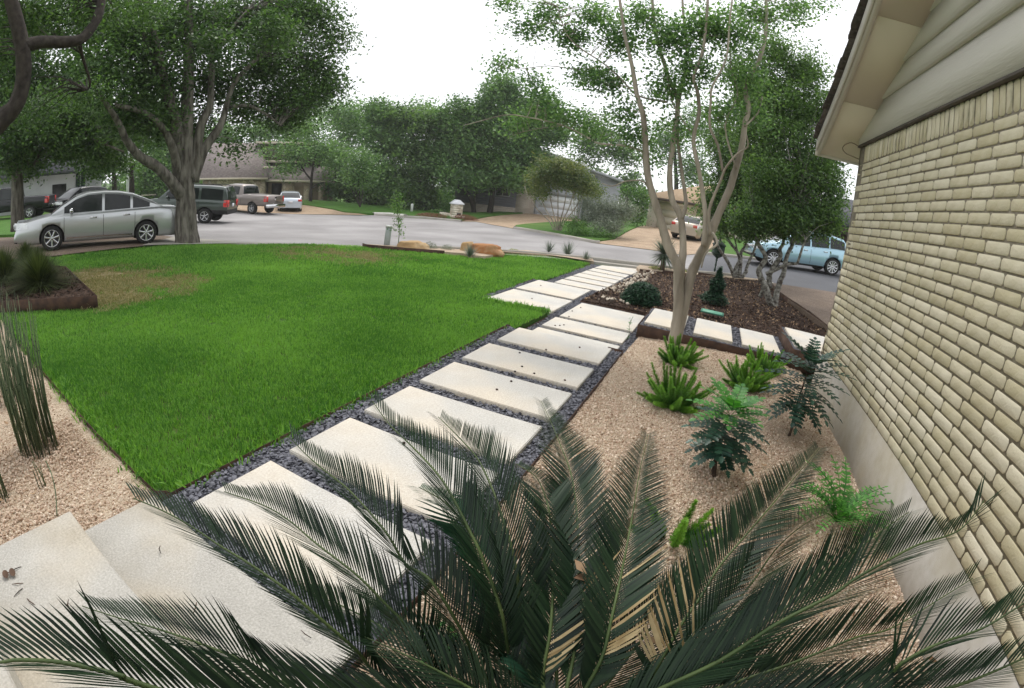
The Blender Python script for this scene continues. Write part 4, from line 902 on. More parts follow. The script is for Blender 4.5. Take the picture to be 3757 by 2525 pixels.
def blob(px,py,D,rw,rh,n,shell=.5,dd=.85):
    c = O+ray(px,py)*0; r_ = ray(px,py); c = atd(px,py,D); f = D/hypot(r_.x,r_.y)/FPX; R_ = rw*f; Hh = rh*f
    v = Vector((r_.x,r_.y,0)).normalized(); s = Vector((v.y,-v.x,0))
    p = rng.normal(0,1,(n,3)); p /= np.linalg.norm(p,axis=1)[:,None]; rad = rng.random(n)**(shell)[:] if False else rng.random(n)**shell; p *= rad[:,None]
    # lumpy outline
    lump = 1+.22*np.sin(p[:,0]*5+px)+.18*np.sin(p[:,2]*6+py); p *= lump[:,None]*.85
    return np.array(c)+p[:,:1]*np.array(s)*R_+p[:,1:2]*np.array(v)*R_*dd+p[:,2:]*np.array([0,0,1])*Hh
def limb(mb, pts, n=8, wob=.12, sub=4, tone=.5, wsc=1.):
    """pts: (px,py,D,width_px)"""
    P_ = [atd(x,y,D) for x,y,D,_ in pts]; R_ = [(w_*.5*wsc)*((p-O).length)/FPX for p,(x,y,D,w_) in zip(P_,pts)]
    S_ = smooth_path(P_,sub); m = len(S_); r = [np.interp(i/(m-1)*(len(pts)-1), range(len(pts)), R_) for i in range(m)]
    mb.tube(S_, r, n, tone, wob=wob, tv=.03); return S_
def L_(pts, D0, w0, D1=None, w1=None):
    """px list with linear depth and width"""
    D1 = D0 if D1 is None else D1; w1 = w0*.4 if w1 is None else w1; n = len(pts)-1
    return [(x,y,D0+(D1-D0)*i/n,w0+(w1-w0)*(i/n)**.8) for i,(x,y) in enumerate(pts)]
def twigs(mb, skel, cl, frac, r=.008, seed=0):
    S_ = np.array([tuple(p) for p in skel]); idx = rng.random(len(cl)) < frac
    for c in cl[idx]:
        d = np.linalg.norm(S_-c,axis=1); d += np.maximum(0,S_[:,2]-c[2])*.8; j = int(d.argmin()); a = Vector(S_[j]); b = Vector(c); L0 = (b-a).length
        if L0 > 3.2 or L0 < .1: continue
        m = a.lerp(b,.5)+Vector((random.uniform(-.12,.12),random.uniform(-.12,.12),random.uniform(0,.18)))*L0
        mb.tube([a,a.lerp(m,.5)+Vector((0,0,.04*L0)),m,b],[r*(1+L0*.6),r*(.8+L0*.4),r*.8,r*.35],4,random.random(),cap=False)
def tree(name, label, base, limbs, blobs, lmat, bmat, per=34, spread=.22, size=.08, tw=.25, tr=.008, cat='tree', group=None, asp=.5, n=8, wob=.12, bott=None, extra=None, wsc=1.):
    root = aempty(name, base, label, cat, group); mb = MB(); sk = []
    for l in limbs: sk += limb(mb, l, n, wob, wsc=wsc)
    cl = np.concatenate([blob(*b) for b in blobs]) if blobs else np.zeros((0,3))
    if sk and tw and len(cl): twigs(mb, sk, cl, tw, tr)
    if mb.n: mb.build('trunk', bmat, root, smooth=True)
    if len(cl):
        V,Q,t = leaves_np(cl, per, spread, size, asp); me = mesh_np('crown', V, Q, None, t, [lmat]); link('crown', me, root)
    if extra: extra(root)
    return root
z1 = lambda x,y: (x*.606,y*.606)
cr3 = lambda x,y: (2200+x*.829,y*.829)
c7 = lambda x,y: (1700+x*.781,y*.781)
z5 = lambda x,y: (2400+x*.3429,750+y*.3429)
z3_ = lambda x,y: (1300+x*.3,650+y*.3)
g6 = lambda x,y: (x*.67,y*.67)

# large front-yard oak
oakb = hit(684,897); DO = 14.9
ok = [L_([z1(1138,1500),z1(1125,1380),z1(1125,1250),z1(1120,1120),z1(1120,950),z1(1130,700),z1(1140,450),z1(1145,200),z1(1140,-40)],DO,100,DO,26),
 L_([z1(1110,1200),z1(1060,1130),z1(960,1020),z1(850,950),z1(770,860),z1(720,750),z1(650,640),z1(560,520)],DO,52,12.8,14),
 L_([z1(1080,1100),z1(1060,950),z1(1000,800),z1(900,700),z1(800,660),z1(700,640)],DO,40,13.2,14),
 L_([z1(1090,950),z1(1050,700),z1(990,480),z1(930,330),z1(850,200),z1(800,80),z1(760,-40)],DO,54,13.5,18),
 L_([z1(985,480),z1(960,300),z1(900,100),z1(870,-40)],14.2,30,13.6,14),
 L_([z1(1160,1080),z1(1190,900),z1(1220,750),z1(1270,640),z1(1280,450),z1(1290,250),z1(1310,50)],DO,44,15.3,14),
 L_([z1(1170,1100),z1(1240,900),z1(1330,770),z1(1370,650),z1(1420,500),z1(1560,350)],DO,40,15.5,12),
 L_([z1(1290,350),z1(1380,200),z1(1500,60)],15.2,18,15.6,8),
 L_([z1(1370,650),z1(1500,640),z1(1620,700),z1(1700,760)],15.4,16,15.8,6)]
okb = [(430,130,13.8,190,150,150),(640,90,15.2,200,140,150),(860,80,16.6,200,140,170),(1050,60,17,150,130,120),(1160,60,17,100,90,50),(1150,250,17,120,120,75),(980,250,16.8,190,140,150),(1190,330,17,90,80,45),(1070,380,16.8,150,75,80),(900,400,16.6,100,70,40),(760,300,16.2,170,140,100),(540,300,14.6,180,130,110),(600,440,15,130,70,50),(470,440,14.2,120,70,45),(860,545,16,45,30,10),(1040,440,16.8,100,40,30),(700,480,16,90,60,30),(1240,130,17,60,70,22),(1000,120,14,120,80,36),(800,180,13.4,110,80,24),(350,300,13,110,80,40)]
tree('oak_tree', 'big spreading oak on the lawn edge beside the parked silver sedan', oakb, ok, okb, l_oak, b_oak, per=52, spread=.30, size=.13, tw=.22, tr=.008, group='large yard trees')
# tree at the far left of the lawn
D2 = 20.
lt = [L_([z1(105,1400),z1(105,1250),z1(105,1100),z1(100,1000),z1(130,850),z1(140,650),z1(120,400)],D2,52,D2,24),
 L_([z1(95,1050),z1(60,900),z1(30,800),z1(-40,700)],D2,28,19,16),
 L_([z1(115,1000),z1(160,880),z1(270,750),z1(420,740),z1(560,770),z1(720,770)],D2,30,17,8),
 L_([z1(270,750),z1(380,770),z1(480,790),z1(600,860),z1(750,920)],19,18,17,6),
 L_([z1(140,930),z1(190,1000),z1(230,950),z1(270,820)],D2,16,D2,8)]
tree('shade_tree', 'straight trunked shade tree at the left edge behind the silver sedan', atd(64,850,D2)[:2]+(gz(*atd(64,850,D2)[:2]),) if False else Vector((atd(64,830,D2).x,atd(64,830,D2).y,gz(atd(64,830,D2).x,atd(64,830,D2).y))), lt,
 [(60,330,19,170,130,110),(230,420,18,190,90,110),(100,480,19,150,70,60),(330,500,18,120,60,45),(30,200,18,140,120,70),(260,300,19,150,90,60),(420,560,19,90,50,24),(150,400,21,170,90,110),(330,420,21,130,70,80),(40,560,19,80,50,30),(250,540,20,120,40,50),(90,600,21,120,40,36),(380,600,22,100,40,36),(60,150,20,190,130,100),(420,480,20,120,70,60)], l_oak, b_oak, per=56, spread=.36, size=.16, tw=.2, group='large yard trees')
# near limb at the upper left
D3 = 7.
nl = [L_([(-330,980),(-260,760),(-120,560),(-30,480),(20,429),(67,369),(87,255),(74,134),(40,0),(20,-80)],D3,80,D3,44),
 L_([(85,170),(150,155),(220,155),(290,148),(330,110),(362,54),(375,-20)],D3,46,7.6,30),
 L_([(290,148),(300,200),(330,300),(320,330)],7.3,16,8,6)]
tree('leaning_tree', 'dark crooked tree leaning in at the upper left corner', Vector((atd(-330,980,D3).x,atd(-330,980,D3).y,gz(atd(-330,980,D3).x,atd(-330,980,D3).y))), nl,
 [(150,50,8.4,190,90,110),(360,30,8.8,140,70,70),(20,60,8.2,120,100,60),(-60,250,8,90,160,40),(230,90,7.8,120,60,40),(130,420,10,130,70,40),(300,330,10.5,100,60,26),(520,40,9.5,100,60,34)], l_oak, b_dark, per=44, spread=.2, size=.062, tw=.25, tr=.006, group='large yard trees')
# trees behind the cars on the left
def bgtree(label, base, D, trunk, blobs, mat, per=40, spread=.5, size=.3, name='tree', group='trees across the street', bm=None, w0=22, tw=.12, asp=.55, limbs=None, n=7):
    b = atd(*base,D); b = Vector((b.x,b.y,gz(b.x,b.y)))
    ls = limbs or ([L_([base]+trunk,D,w0,D,w0*.35)] if trunk else [])
    return tree(name, label, b, ls, [(x,y,D+dd,rw,rh,n_) for x,y,dd,rw,rh,n_ in blobs], mat, bm or b_dark, per=per, spread=spread, size=size, tw=tw, tr=.02, group=group, n=n, asp=asp)
bgtree('slim trunked tree behind the black suv by the dark roofed house', (420,735), 34, [(418,650),(410,580),(400,480)], [(400,500,0,120,80,70),(330,560,0,70,50,30)], l_oak, per=36, spread=.45, size=.2)
bgtree('tall brown trunked tree between the light pole and the big oak', (484,735), 31, [(482,640),(480,560),(470,430)], [(500,430,0,130,90,80),(560,520,0,80,60,40),(560,350,2,110,80,60)], l_mid, per=36, spread=.45, size=.2, w0=24)
bgtree('bright green tree seen under the oak canopy far down the street', (560,740), 60, [(560,660)], [(560,640,0,90,60,70),(620,570,0,80,70,60),(600,700,0,80,35,50),(520,690,2,60,40,30)], l_lite, spread=.8, size=.42)
bgtree('tall pale tree rising behind the stone garage house', (850,700), 75, [(850,600)], [(820,500,0,110,45,60),(960,490,0,110,40,60),(1080,470,0,90,60,60),(720,560,0,60,70,40)], l_mid, spread=1.0, size=.5)
bgtree('crooked trunk tree with flat crown in front of the stone house', (1139,737), 45, None, [(1060,560,0,110,40,50),(1180,560,0,100,50,55),(1250,600,0,80,45,40),(1050,620,0,70,22,22),(1130,490,2,90,40,40)], l_mid, per=32, spread=.5, size=.26,
 limbs=[L_([(1139,740),(1141,700),(1143,655),(1150,610),(1160,570)],45,15,45,6),L_([(1143,660),(1125,640),(1100,600)],45,9,45,4),L_([(1146,690),(1165,675),(1200,668),(1260,668)],45,6,45,3)])
bgtree('small multi stemmed tree at the left end of the dense evergreens', (1321,757), 38, None, [(1320,640,0,90,55,60),(1330,590,0,75,45,45)], l_mid, per=32, spread=.4, size=.2, group='trees across the street',
 limbs=[L_([(1321,760),(1318+d,735),(1310+d*2.4,690),(1305+d*3.2,650)],38,5,38,2) for d in (-9,-3,3,9)])
bgtree('tall rounded evergreen in the middle of the dense tree wall', (1440,785), 46, [(1440,650)], [(1430,500,0,130,110,190),(1390,420,0,80,60,60),(1420,650,-1,120,90,120)], l_mid, per=52)
bgtree('dark evergreen mass nearest the mailbox across the street', (1560,790), 44, [(1560,680)], [(1550,590,0,130,100,170),(1530,720,-1,110,60,110),(1480,440,1,90,60,60),(1600,480,0,100,80,90)], l_dark, per=52)
bgtree('tall light topped tree between the tree wall and the stone house', (1280,745), 52, [(1270,600)], [(1290,470,0,90,90,90),(1240,560,0,80,80,60),(1240,420,1,60,50,24)], l_mid, per=34, spread=.7, size=.32)
bgtree('low dark undergrowth tree filling the tree wall below', (1380,770), 50, [(1380,700)], [(1300,700,0,110,50,80),(1420,730,0,100,40,70),(1240,680,0,80,45,50),(1600,740,0,70,50,50)], l_dark, per=52)
bgtree('bright green shrub beside the stone mailbox', (1645,785), 40, None, [(1640,720,0,28,36,26),(1648,760,0,30,25,22)], l_lite, per=30, spread=.25, size=.16, name='shrub')
bgtree('twin trunk live oak in front of the gray house nearer the mailbox', (1738,782), 43, None, [(1650,600,0,110,60,110),(1720,520,0,120,80,120),(1700,430,0,110,80,110),(1660,650,-2,60,30,30),(1745,660,-1,70,30,36)], l_mid, per=50, spread=.5, size=.3, bm=b_dark,
 limbs=[L_([(1740,785),(1733,750),(1718,715),(1690,690),(1650,676)],43,20,42,8),L_([(1738,775),(1742,730),(1748,680),(1755,600)],43,14,43,6),L_([(1690,690),(1670,640),(1640,600)],42.5,8,42,4)])
bgtree('thick single trunk live oak in front of the gray house window', (1795,782), 43.5, None, [(1830,420,0,130,110,180),(1900,520,0,130,90,150),(1810,600,0,110,60,90),(1880,650,-1,110,45,80),(1950,600,0,90,70,70),(1960,420,0,110,90,100),(1850,330,0,90,60,70),(2040,490,0,80,50,50)], l_mid, per=50, spread=.5, size=.3, bm=b_dark,
 limbs=[L_([(1796,785),(1803,740),(1808,690),(1814,620),(1820,520)],43.5,26,43.5,10),L_([(1810,680),(1850,640),(1890,600)],43.5,10,43,5),L_([(1806,700),(1780,640),(1760,580)],43.5,8,43,4)])
bgtree('rounded reddish green crape myrtle on the lawn beside the street', (2047,851), 28, None, [(2010,650,0,90,60,110),(2090,650,0,80,55,100),(2060,610,0,90,45,80),(2150,690,0,70,45,60),(1975,700,0,60,28,30)], l_red, per=38, spread=.25, size=.13, bm=b_crape, tw=.1, n=6,
 limbs=[L_([(2047+s*.3,853),(2047+s,810),(2047+s*2.2,770),(2047+s*3.2,720),(2047+s*3.6,680)],28,6,28,3) for s in (-34,-20,-9,0,9,17,27)])
bgtree('second crape myrtle tucked behind the silvery bush', (2115,815), 31, None, [(2140,680,0,60,45,45),(2180,710,0,45,30,24)], l_red, per=34, spread=.25, size=.14, bm=b_crape, n=6, limbs=[L_([(2112+s*.3,818),(2112+s,780),(2112+s*1.8,730)],31,4,31,2) for s in (-12,-4,5,13)])
bgtree('large silvery green rounded bush beside the crape myrtle', (2250,858), 27, None, [(2230,770,0,95,60,120),(2190,800,0,70,45,60),(2290,780,0,60,55,60),(2240,830,-1,90,35,60),(2160,750,0,45,30,24)], l_gray, per=44, spread=.2, size=.085, name='bush', tw=0)
bgtree('low flowering green ground shrub along the kerb', (2180,876), 25.5, None, [(2130,850,0,60,16,34),(2200,868,0,60,14,34),(2110,825,1,50,26,34)], l_lite, per=40, spread=.16, size=.085, name='shrub', tw=0)
bgtree('weeping bright green vine hanging over the corner of the cream garage', (2350,825), 39.5, None, [(2350,715,0,38,30,36),(2345,760,0,32,40,34),(2340,805,0,32,22,18),(2300,700,0,20,14,8)], l_lite, per=40, spread=.3, size=.16, name='vine', tw=0)
bgtree('dark round tree behind the right end of the gray house', (2300,770), 60, [(2300,700)], [(2300,690,0,50,60,50),(2180,500,0,120,110,130),(2290,570,0,80,70,60),(2130,600,0,60,60,30)], l_dark, per=34, spread=.7, size=.36)
bgtree('tall open tree behind the cream garage roof', (2480,790), 62, [(2480,640),(2470,500)], [(2440,520,0,90,90,80),(2540,620,0,80,80,70),(2560,450,0,90,90,60)], l_mid, per=34, spread=.8, size=.36)
bgtree('green hedge shrub on the lawn beyond the mailbox post', (2640,882), 33, None, [(2640,868,0,28,14,20)], l_lite, per=40, spread=.2, size=.12, name='shrub', tw=0)
bgtree('far pale tree closing the view behind the tree wall', (1500,790), 95, None, [(1250,430,0,80,60,60),(1130,400,5,60,60,30),(1560,420,0,90,60,50)], l_mid, spread=1.3, size=.6, tw=0)

# two dense small trees in the mulch bed
T1 = [L_([z5(870,815),z5(845,740),z5(820,680),z5(760,570),z5(700,480),z5(640,360),z5(600,240)],17.3,17,16.5,9),
 L_([z5(885,800),z5(872,690),z5(915,600),z5(885,500),z5(820,420),z5(780,340),z5(740,200)],17.3,17,17,8),
 L_([z5(905,790),z5(925,650),z5(930,520),z5(965,460),z5(990,380),z5(1000,200)],17.3,17,17.4,7),
 L_([z5(920,800),z5(985,720),z5(985,690),z5(1030,580),z5(1070,490),z5(1090,420),z5(1120,250)],17.3,15,17.6,7),
 L_([z5(915,600),z5(895,530),z5(870,400),z5(850,330)],17.2,8,17,4)]
tree('yaupon_tree', 'multi stemmed tree with three low trunks at the street end of the mulch bed', hit(2702,1026), T1,
 [(2620,740,16.5,80,70,60),(2680,620,17,120,110,130),(2760,730,17.3,120,90,110),(2660,500,17.5,100,110,90),(2760,380,17.5,110,120,110),(2790,560,17.8,120,120,100),(2650,820,16.8,80,40,46),(2760,830,17,80,45,50),(2720,700,18,120,130,110)], l_dark, b_lich, per=46, spread=.22, size=.11, tw=.2, tr=.01, group='dense trees in the mulch bed')
T2 = [L_([z5(1300,1225),z5(1270,1110),z5(1225,1000),z5(1190,880),z5(1130,760),z5(1122,700),z5(1185,600),z5(1185,540),z5(1130,450),z5(1100,380),z5(1080,200)],12.4,32,12.2,12),
 L_([z5(1290,1100),z5(1310,960),z5(1350,820),z5(1385,740),z5(1400,640),z5(1430,530),z5(1480,430),z5(1510,300),z5(1520,100)],12.4,26,12.6,11),
 L_([z5(1200,745),z5(1280,710),z5(1370,665),z5(1440,640),z5(1525,632),z5(1550,580),z5(1590,450),z5(1620,380)],12.3,15,12,7),
 L_([z5(1235,900),z5(1235,760),z5(1290,650),z5(1350,560),z5(1345,480),z5(1380,420),z5(1400,250)],12.5,22,12.9,10),
 L_([z5(1135,985),z5(1165,900),z5(1150,790),z5(1140,720)],12.9,16,12.6,10)]
tree('yaupon_tree', 'gray lichen barked tree with a twisted forked trunk next to the driveway edge', hit(2842,1150), T2,
 [(2780,800,12.2,110,70,110),(2900,820,12.4,110,70,110),(3010,800,12.6,90,70,80),(2850,660,12.6,150,110,170),(2980,620,13,130,120,150),(2880,470,13,150,130,170),(3000,420,13.4,120,110,120),(2820,330,13.2,130,110,130),(2960,270,13.6,110,90,90),(3040,560,13.6,90,130,80),(2850,200,13.4,120,90,90),(3060,700,12.8,60,80,40),(2880,810,12.4,120,45,70),(3010,800,12.7,80,45,50),(2770,830,12.3,80,40,50),(2900,700,13.2,170,150,160),(2760,500,13.6,110,120,80),(2900,350,14,140,140,100),(2730,250,13.5,80,90,50)], l_dark, b_lich, per=46, spread=.17, size=.085, tw=.16, tr=.008, group='dense trees in the mulch bed')

# smooth barked crape myrtle in the gravel bed
DC = 6.5
cb = atd(2464,1250,DC)
CR = [L_([cr3(330,1520),cr3(348,1400),cr3(350,1250),cr3(345,1180),cr3(300,1080),cr3(275,990),cr3(240,880),cr3(210,760),cr3(200,600),cr3(190,500),cr3(165,420),cr3(145,300),cr3(110,150),cr3(85,-30)],DC,72,6.3,14),
 L_([cr3(335,1500),cr3(352,1300),cr3(362,1180),cr3(370,1080),cr3(358,960),cr3(320,880),cr3(310,760),cr3(330,600),cr3(345,450),cr3(300,330),cr3(250,150),cr3(230,-30)],DC,54,6.7,14),
 L_([cr3(362,970),cr3(382,900),cr3(362,750),cr3(345,600),cr3(352,450),cr3(385,250),cr3(370,60),cr3(365,-40)],6.55,24,7,12),
 L_([cr3(335,1510),cr3(375,1350),cr3(400,1230),cr3(435,1150),cr3(485,1050),cr3(525,950),cr3(570,850),cr3(602,750),cr3(632,640),cr3(642,550),cr3(660,480),cr3(645,380),cr3(700,280),cr3(735,150),cr3(735,-30)],DC,66,6.9,16),
 L_([cr3(460,1090),cr3(468,960),cr3(455,850),cr3(440,760),cr3(415,620),cr3(440,500),cr3(432,400),cr3(415,340),cr3(450,250),cr3(470,130),cr3(480,-30)],DC,30,6.2,14),
 L_([cr3(490,1040),cr3(485,930),cr3(535,800),cr3(560,740),cr3(610,680),cr3(655,650),cr3(650,600)],6.45,20,6.1,8),
 L_([cr3(545,760),cr3(522,640),cr3(488,560),cr3(492,440),cr3(500,380),cr3(560,260),cr3(575,100),cr3(590,-30)],6.4,16,6.2,9),
 L_([cr3(500,1030),cr3(520,1080),cr3(470,1120),cr3(450,1185)],6.4,16,6.2,8),
 L_([cr3(605,750),cr3(555,560),cr3(610,420),cr3(580,300),cr3(578,170)],6.6,10,6.9,6),
 L_([cr3(300,330),cr3(325,460),cr3(400,580)],6.6,12,6.5,8),
 L_([(2450,375),(2340,351),(2278,289),(2215,234),(2122,172),(2075,117),(2044,23)],6.6,12,6.9,5),
 L_([(2215,246),(2114,254),(2012,242),(1903,254),(1840,250)],6.8,7,7.2,3),
 L_([(2376,600),(2356,558),(2293,535),(2200,527),(2161,508),(2067,461),(1934,430),(1856,422),(1762,445),(1700,461)],6.5,15,7.2,4),
 L_([(2390,720),(2364,668),(2301,664),(2247,683),(2208,672)],6.4,11,6.6,5),
 L_([(2067,461),(1990,470),(1900,490),(1850,520)],7,6,7.3,2),
 L_([cr3(480,160),cr3(560,160),cr3(640,140),cr3(720,150)],6.4,7,6.8,4),
 L_([cr3(642,560),cr3(700,500),cr3(720,430)],6.7,12,7,6)]
CRB = [(1850,15,7.4,60,28,12),(1930,110,7.2,70,40,20),(2010,50,7.2,80,50,26),(2100,140,7.1,80,60,34),(2180,60,7,80,60,34),(2270,150,6.8,90,70,40),(2350,60,6.7,80,60,34),(2150,270,7,90,45,28),(2240,300,6.8,90,40,30),(1850,235,7.3,60,28,12),(1960,310,7.2,60,40,16),(2000,400,7.2,80,40,28),(2090,440,7,90,35,28),(1900,450,7.3,80,40,20),(2180,490,6.9,60,30,14),(2300,420,6.7,70,40,18),(2330,500,6.6,80,40,22),(2460,150,6.5,100,80,46),(2440,320,6.6,90,70,34),(2570,90,6.5,110,80,50),(2560,260,6.4,100,80,40),(2680,120,6.6,100,90,50),(2800,70,7,110,70,50),(2910,40,7.4,80,40,26),(3010,10,7.6,60,20,10),(2720,280,6.8,100,80,40),(2640,420,6.8,90,70,28),(2390,600,6.6,50,50,7),(2760,420,7,80,60,20),(2480,480,6.6,80,60,16)]
tree('crape_myrtle', 'tall smooth barked tree with many slender stems rising from the pink gravel', Vector((cb.x,cb.y,-.04)), CR, CRB, l_crape, b_crape, per=34, spread=.115, size=.052, tw=.6, tr=.0032, asp=.66, n=10, wob=.2, wsc=.66)

# ------------------------------------------------------------------ small plants in the beds
def spiky(name, loc, label, n, L0, mat, seed, w_=.006, cat='plant', group=None, e=(10,85), trunk=0., tmat=None, droop=.2, part='blade'):
    rg = random.Random(seed); root = empty(name, loc, label, cat, group); m_ = MB()
    for i in range(n):
        a = rg.uniform(0,6.3); el = radians(rg.uniform(*e)); l = L0*rg.uniform(.7,1.1); d = Vector((cos(a)*cos(el),sin(a)*cos(el),sin(el))); s = d.cross(Vector((0,0,1))).normalized()*w_; p = Vector((0,0,trunk)); b = m_.v([p-s,p+s,p+d*l*.5+s*.8-Vector((0,0,droop*l*.1)),p+d*l*.5-s*.8-Vector((0,0,droop*l*.1)),p+d*l-Vector((0,0,droop*l*.4))]); t = rg.random(); m_.quad(b,b+1,b+2,b+3,t); m_.tri(b+3,b+2,b+4,t)
    m_.build('foliage', mat, root)
    if trunk:
        mt = MB(); mt.tube([(0.03,0,-.05),(.02,.01,trunk*.4),(-.01,0,trunk*.8),(0,0,trunk+.02)],[.085,.08,.07,.05],9,wob=.3); mt.build('trunk', tmat, root)
    return root
m_yuc = M('yucca_blade', (.06,.10,.06), (.20,.26,.17), rough=.5, ns=8, tone=1.)
m_agv = M('blue_green_blade', (.10,.14,.10), (.25,.29,.22), rough=.5, ns=8, tone=1.)
m_yel = M('yellow_green_foliage', (.16,.22,.03), (.34,.36,.08), rough=.6, ns=8, tone=1., transl=.2)
m_pin = M('pine_needle', (.008,.035,.018), (.03,.09,.04), rough=.6, ns=8, tone=1.)
b = hit(*z5(75,715)); spiky('yucca', b+Vector((0,0,-.0)), 'short yucca with a fibrous brown trunk and spiky head by the street', 620, .74, m_yuc, 1, .014, trunk=.6, tmat=M('fibrous_bark',(.07,.045,.03),(.17,.12,.08),ns=20,bump=.01), e=(-45,88))
for i,(x,y,l) in enumerate(((1710+15,945,.38),(2013,925,.42),(2082,940,.55),(2148,958,.34))):
    lab = ['pale spiky agave in front of the large orange boulder','small gray grass tuft on the lawn edge left of the two tallest','tallest wispy gray grass tuft at the end of the lawn','pale low grass tuft nearest the path end'][i]
    spiky('ornamental_grass', hit(x,y), lab, (150,90,110,90)[i], l*1.25, m_agv, 10+i, .009, 'grass', 'spiky grasses along the street', (25,88))
def bushball(name, loc, label, n, r, h, mat, seed, size=.05, cat='shrub', shape=None, per=1):
    root = aempty(name, loc, label, cat); p = rng.normal(0,1,(n,3)); p /= np.linalg.norm(p,axis=1)[:,None]; p *= (rng.random(n)**.35)[:,None]; p[:,2] = np.abs(p[:,2])*1.0
    c = p*np.array([r,r,h]); 
    if shape: c = shape(p,r,h)
    V,Q,t = leaves_np(c+np.array(loc),per,.012,size,.28,.9); link('foliage', mesh_np('foliage',V,Q,None,np.clip(t+.0,0,1),[mat]), root); return root
bushball('pine_shrub', at(*q(1460,690),-.1), 'low rounded dark pine shrub in the mulch bed', 5200, .42, .42, m_pin, 1, .075)
bushball('conifer', at(*q(1626,690),-.02), 'small cone shaped dark conifer below the mailbox post', 5200, .27, .82, m_pin, 2, .07, shape=lambda p,r,h: np.column_stack([p[:,0]*r*(1.05-.75*p[:,2])*(1+.3*np.sin(p[:,2]*14)),p[:,1]*r*(1.05-.75*p[:,2])*(1+.3*np.sin(p[:,2]*14)),p[:,2]*h]))
bushball('groundcover', hit(*z5(15,705)), 'yellow green mound beside the yucca', 500, .26, .16, m_yel, 3, .06)
bushball('groundcover', hit(*z5(325,735)), 'small yellow green tuft right of the tree trunk at the bed edge', 160, .12, .13, m_yel, 4, .05)
bushball('small_shrub', hit(*z3_(925,895)), 'loose olive shrub on the street gravel right of the left boulder', 700, .26, .28, l_gray, 5, .05)
bushball('small_shrub', hit(*z3_(1135,910)), 'round olive shrub midway between the two boulders', 700, .24, .22, l_gray, 6, .045)
bushball('groundcover', hit(1835,929), 'yellow green mound right of the large boulder', 300, .2, .1, m_yel, 7, .06)
bushball('groundcover', hit(1885,924), 'yellow green low plant at the lawn end', 300, .25, .1, m_yel, 8, .06)
# feathery grasses in the planter
m_fea = M('feathery_grass', (.025,.04,.012), (.09,.12,.035), rough=.7, ns=5, tone=1., transl=.2)
spiky('feathery_grass', at(*q(92,655),.13), 'larger feathery olive grass clump in the raised planter', 2600, .95, m_fea, 21, .005, 'grass', 'feathery grasses in the planter', (15,88), droop=.8)
spiky('feathery_grass', at(*q(12,640),.13), 'feathery grass clump at the left end of the raised planter', 2200, .9, m_fea, 22, .005, 'grass', 'feathery grasses in the planter', (15,88), droop=.8)
spiky('feathery_grass', at(*q(60,600),.13), 'small feathery clump at the back of the raised planter', 1500, .7, m_fea, 23, .005, 'grass', 'feathery grasses in the planter', (15,88), droop=.8)
# tall weed by the utility post
rb = hit(*z3_(530,865)); root = aempty('tall_weed', rb, 'tall leafy green stalk growing beside the utility marker post', 'weed'); mb = MB(); st = smooth_path([rb,rb+Vector((.02,0,.5)),rb+Vector((-.08,0,1.0)),rb+Vector((-.18,0,1.45))],5); mb.tube(st,[.02,.015]+[.012]*(len(st)-2),5); mb.build('stem', m_stem, root)
cl = np.concatenate([np.array(st)[5:]+rng.normal(0,.09,(len(st)-5,3)) for _ in range(3)]+[np.array([rb+Vector((-.15,0,1.42))])+rng.normal(0,.1,(7,3))]); V,Q,t = leaves_np(cl,14,.07,.09,.35,.6); link('foliage', mesh_np('foliage',V,Q,None,t,[l_lite]), root)

# ------------------------------------------------------------------ far woods closing the horizon
l_far = leafmat('hazed_far_leaf', (.07,.12,.06), (.15,.23,.11), .2)  # aerial haze is mixed into this paler leaf colour
cl = []
for az in np.arange(-118, 62, 1.1):
    a = radians(az); D = 100+rng.uniform(-14,14)
    if -40 < az < 6: D += 22
    x,y = sin(a)*D, cos(a)*D; z0 = gz(x,y); hh = 6.5+2.5*sin(az*.35)+rng.uniform(-1,2.2); n_ = 26
    p = rng.normal(0,1,(n_,3)); p /= np.linalg.norm(p,axis=1)[:,None]; cl.append(np.array([x,y,z0+hh*.5])+p*np.array([2.6,2.6,hh*.55]))
V,Q,t = leaves_np(np.concatenate(cl),16,.75,.95,.6); fw_ = link('far_woods', mesh_np('far_woods',V,Q,None,t,[l_far])); fw_['kind'] = 'stuff'
# ------------------------------------------------------------------ houses across the street
class Fr:
    """local frame: u to the right along the front, n away from the viewer, z up from base"""
    def __init__(s, pl, pr, zb): s.o = Vector((pl.x,pl.y,zb)); s.u = Vector((pr.x-pl.x,pr.y-pl.y,0)); s.w = s.u.length; s.u.normalize(); s.n = Vector((-s.u.y,s.u.x,0)); s.R = Matrix(((s.u.x,s.n.x,0),(s.u.y,s.n.y,0),(0,0,1)))
    def p(s,u,n,z): return s.o+s.u*u+s.n*n+Vector((0,0,z))
    def box(s,mb,u0,u1,n0,n1,z0,z1,tone=.5): mb.box(s.p((u0+u1)/2,(n0+n1)/2,(z0+z1)/2),(u1-u0,n1-n0,z1-z0),s.R,tone)
    def quad(s,mb,pts,th=.12,tone=.5):
        """sloping panel with thickness"""
        P_ = [s.p(*q_) for q_ in pts]; n = (P_[1]-P_[0]).cross(P_[2]-P_[0]).normalized()*th; b = mb.v(P_+[p-n for p in P_])
        k = len(P_)
        if k == 4: mb.quad(b,b+1,b+2,b+3,tone); mb.quad(b+7,b+6,b+5,b+4,tone)
        else: mb.tri(b,b+1,b+2,tone); mb.tri(b+5,b+4,b+3,tone)
        for i in range(k): j = (i+1)%k; mb.quad(b+i,b+k+i,b+k+j,b+j,tone)
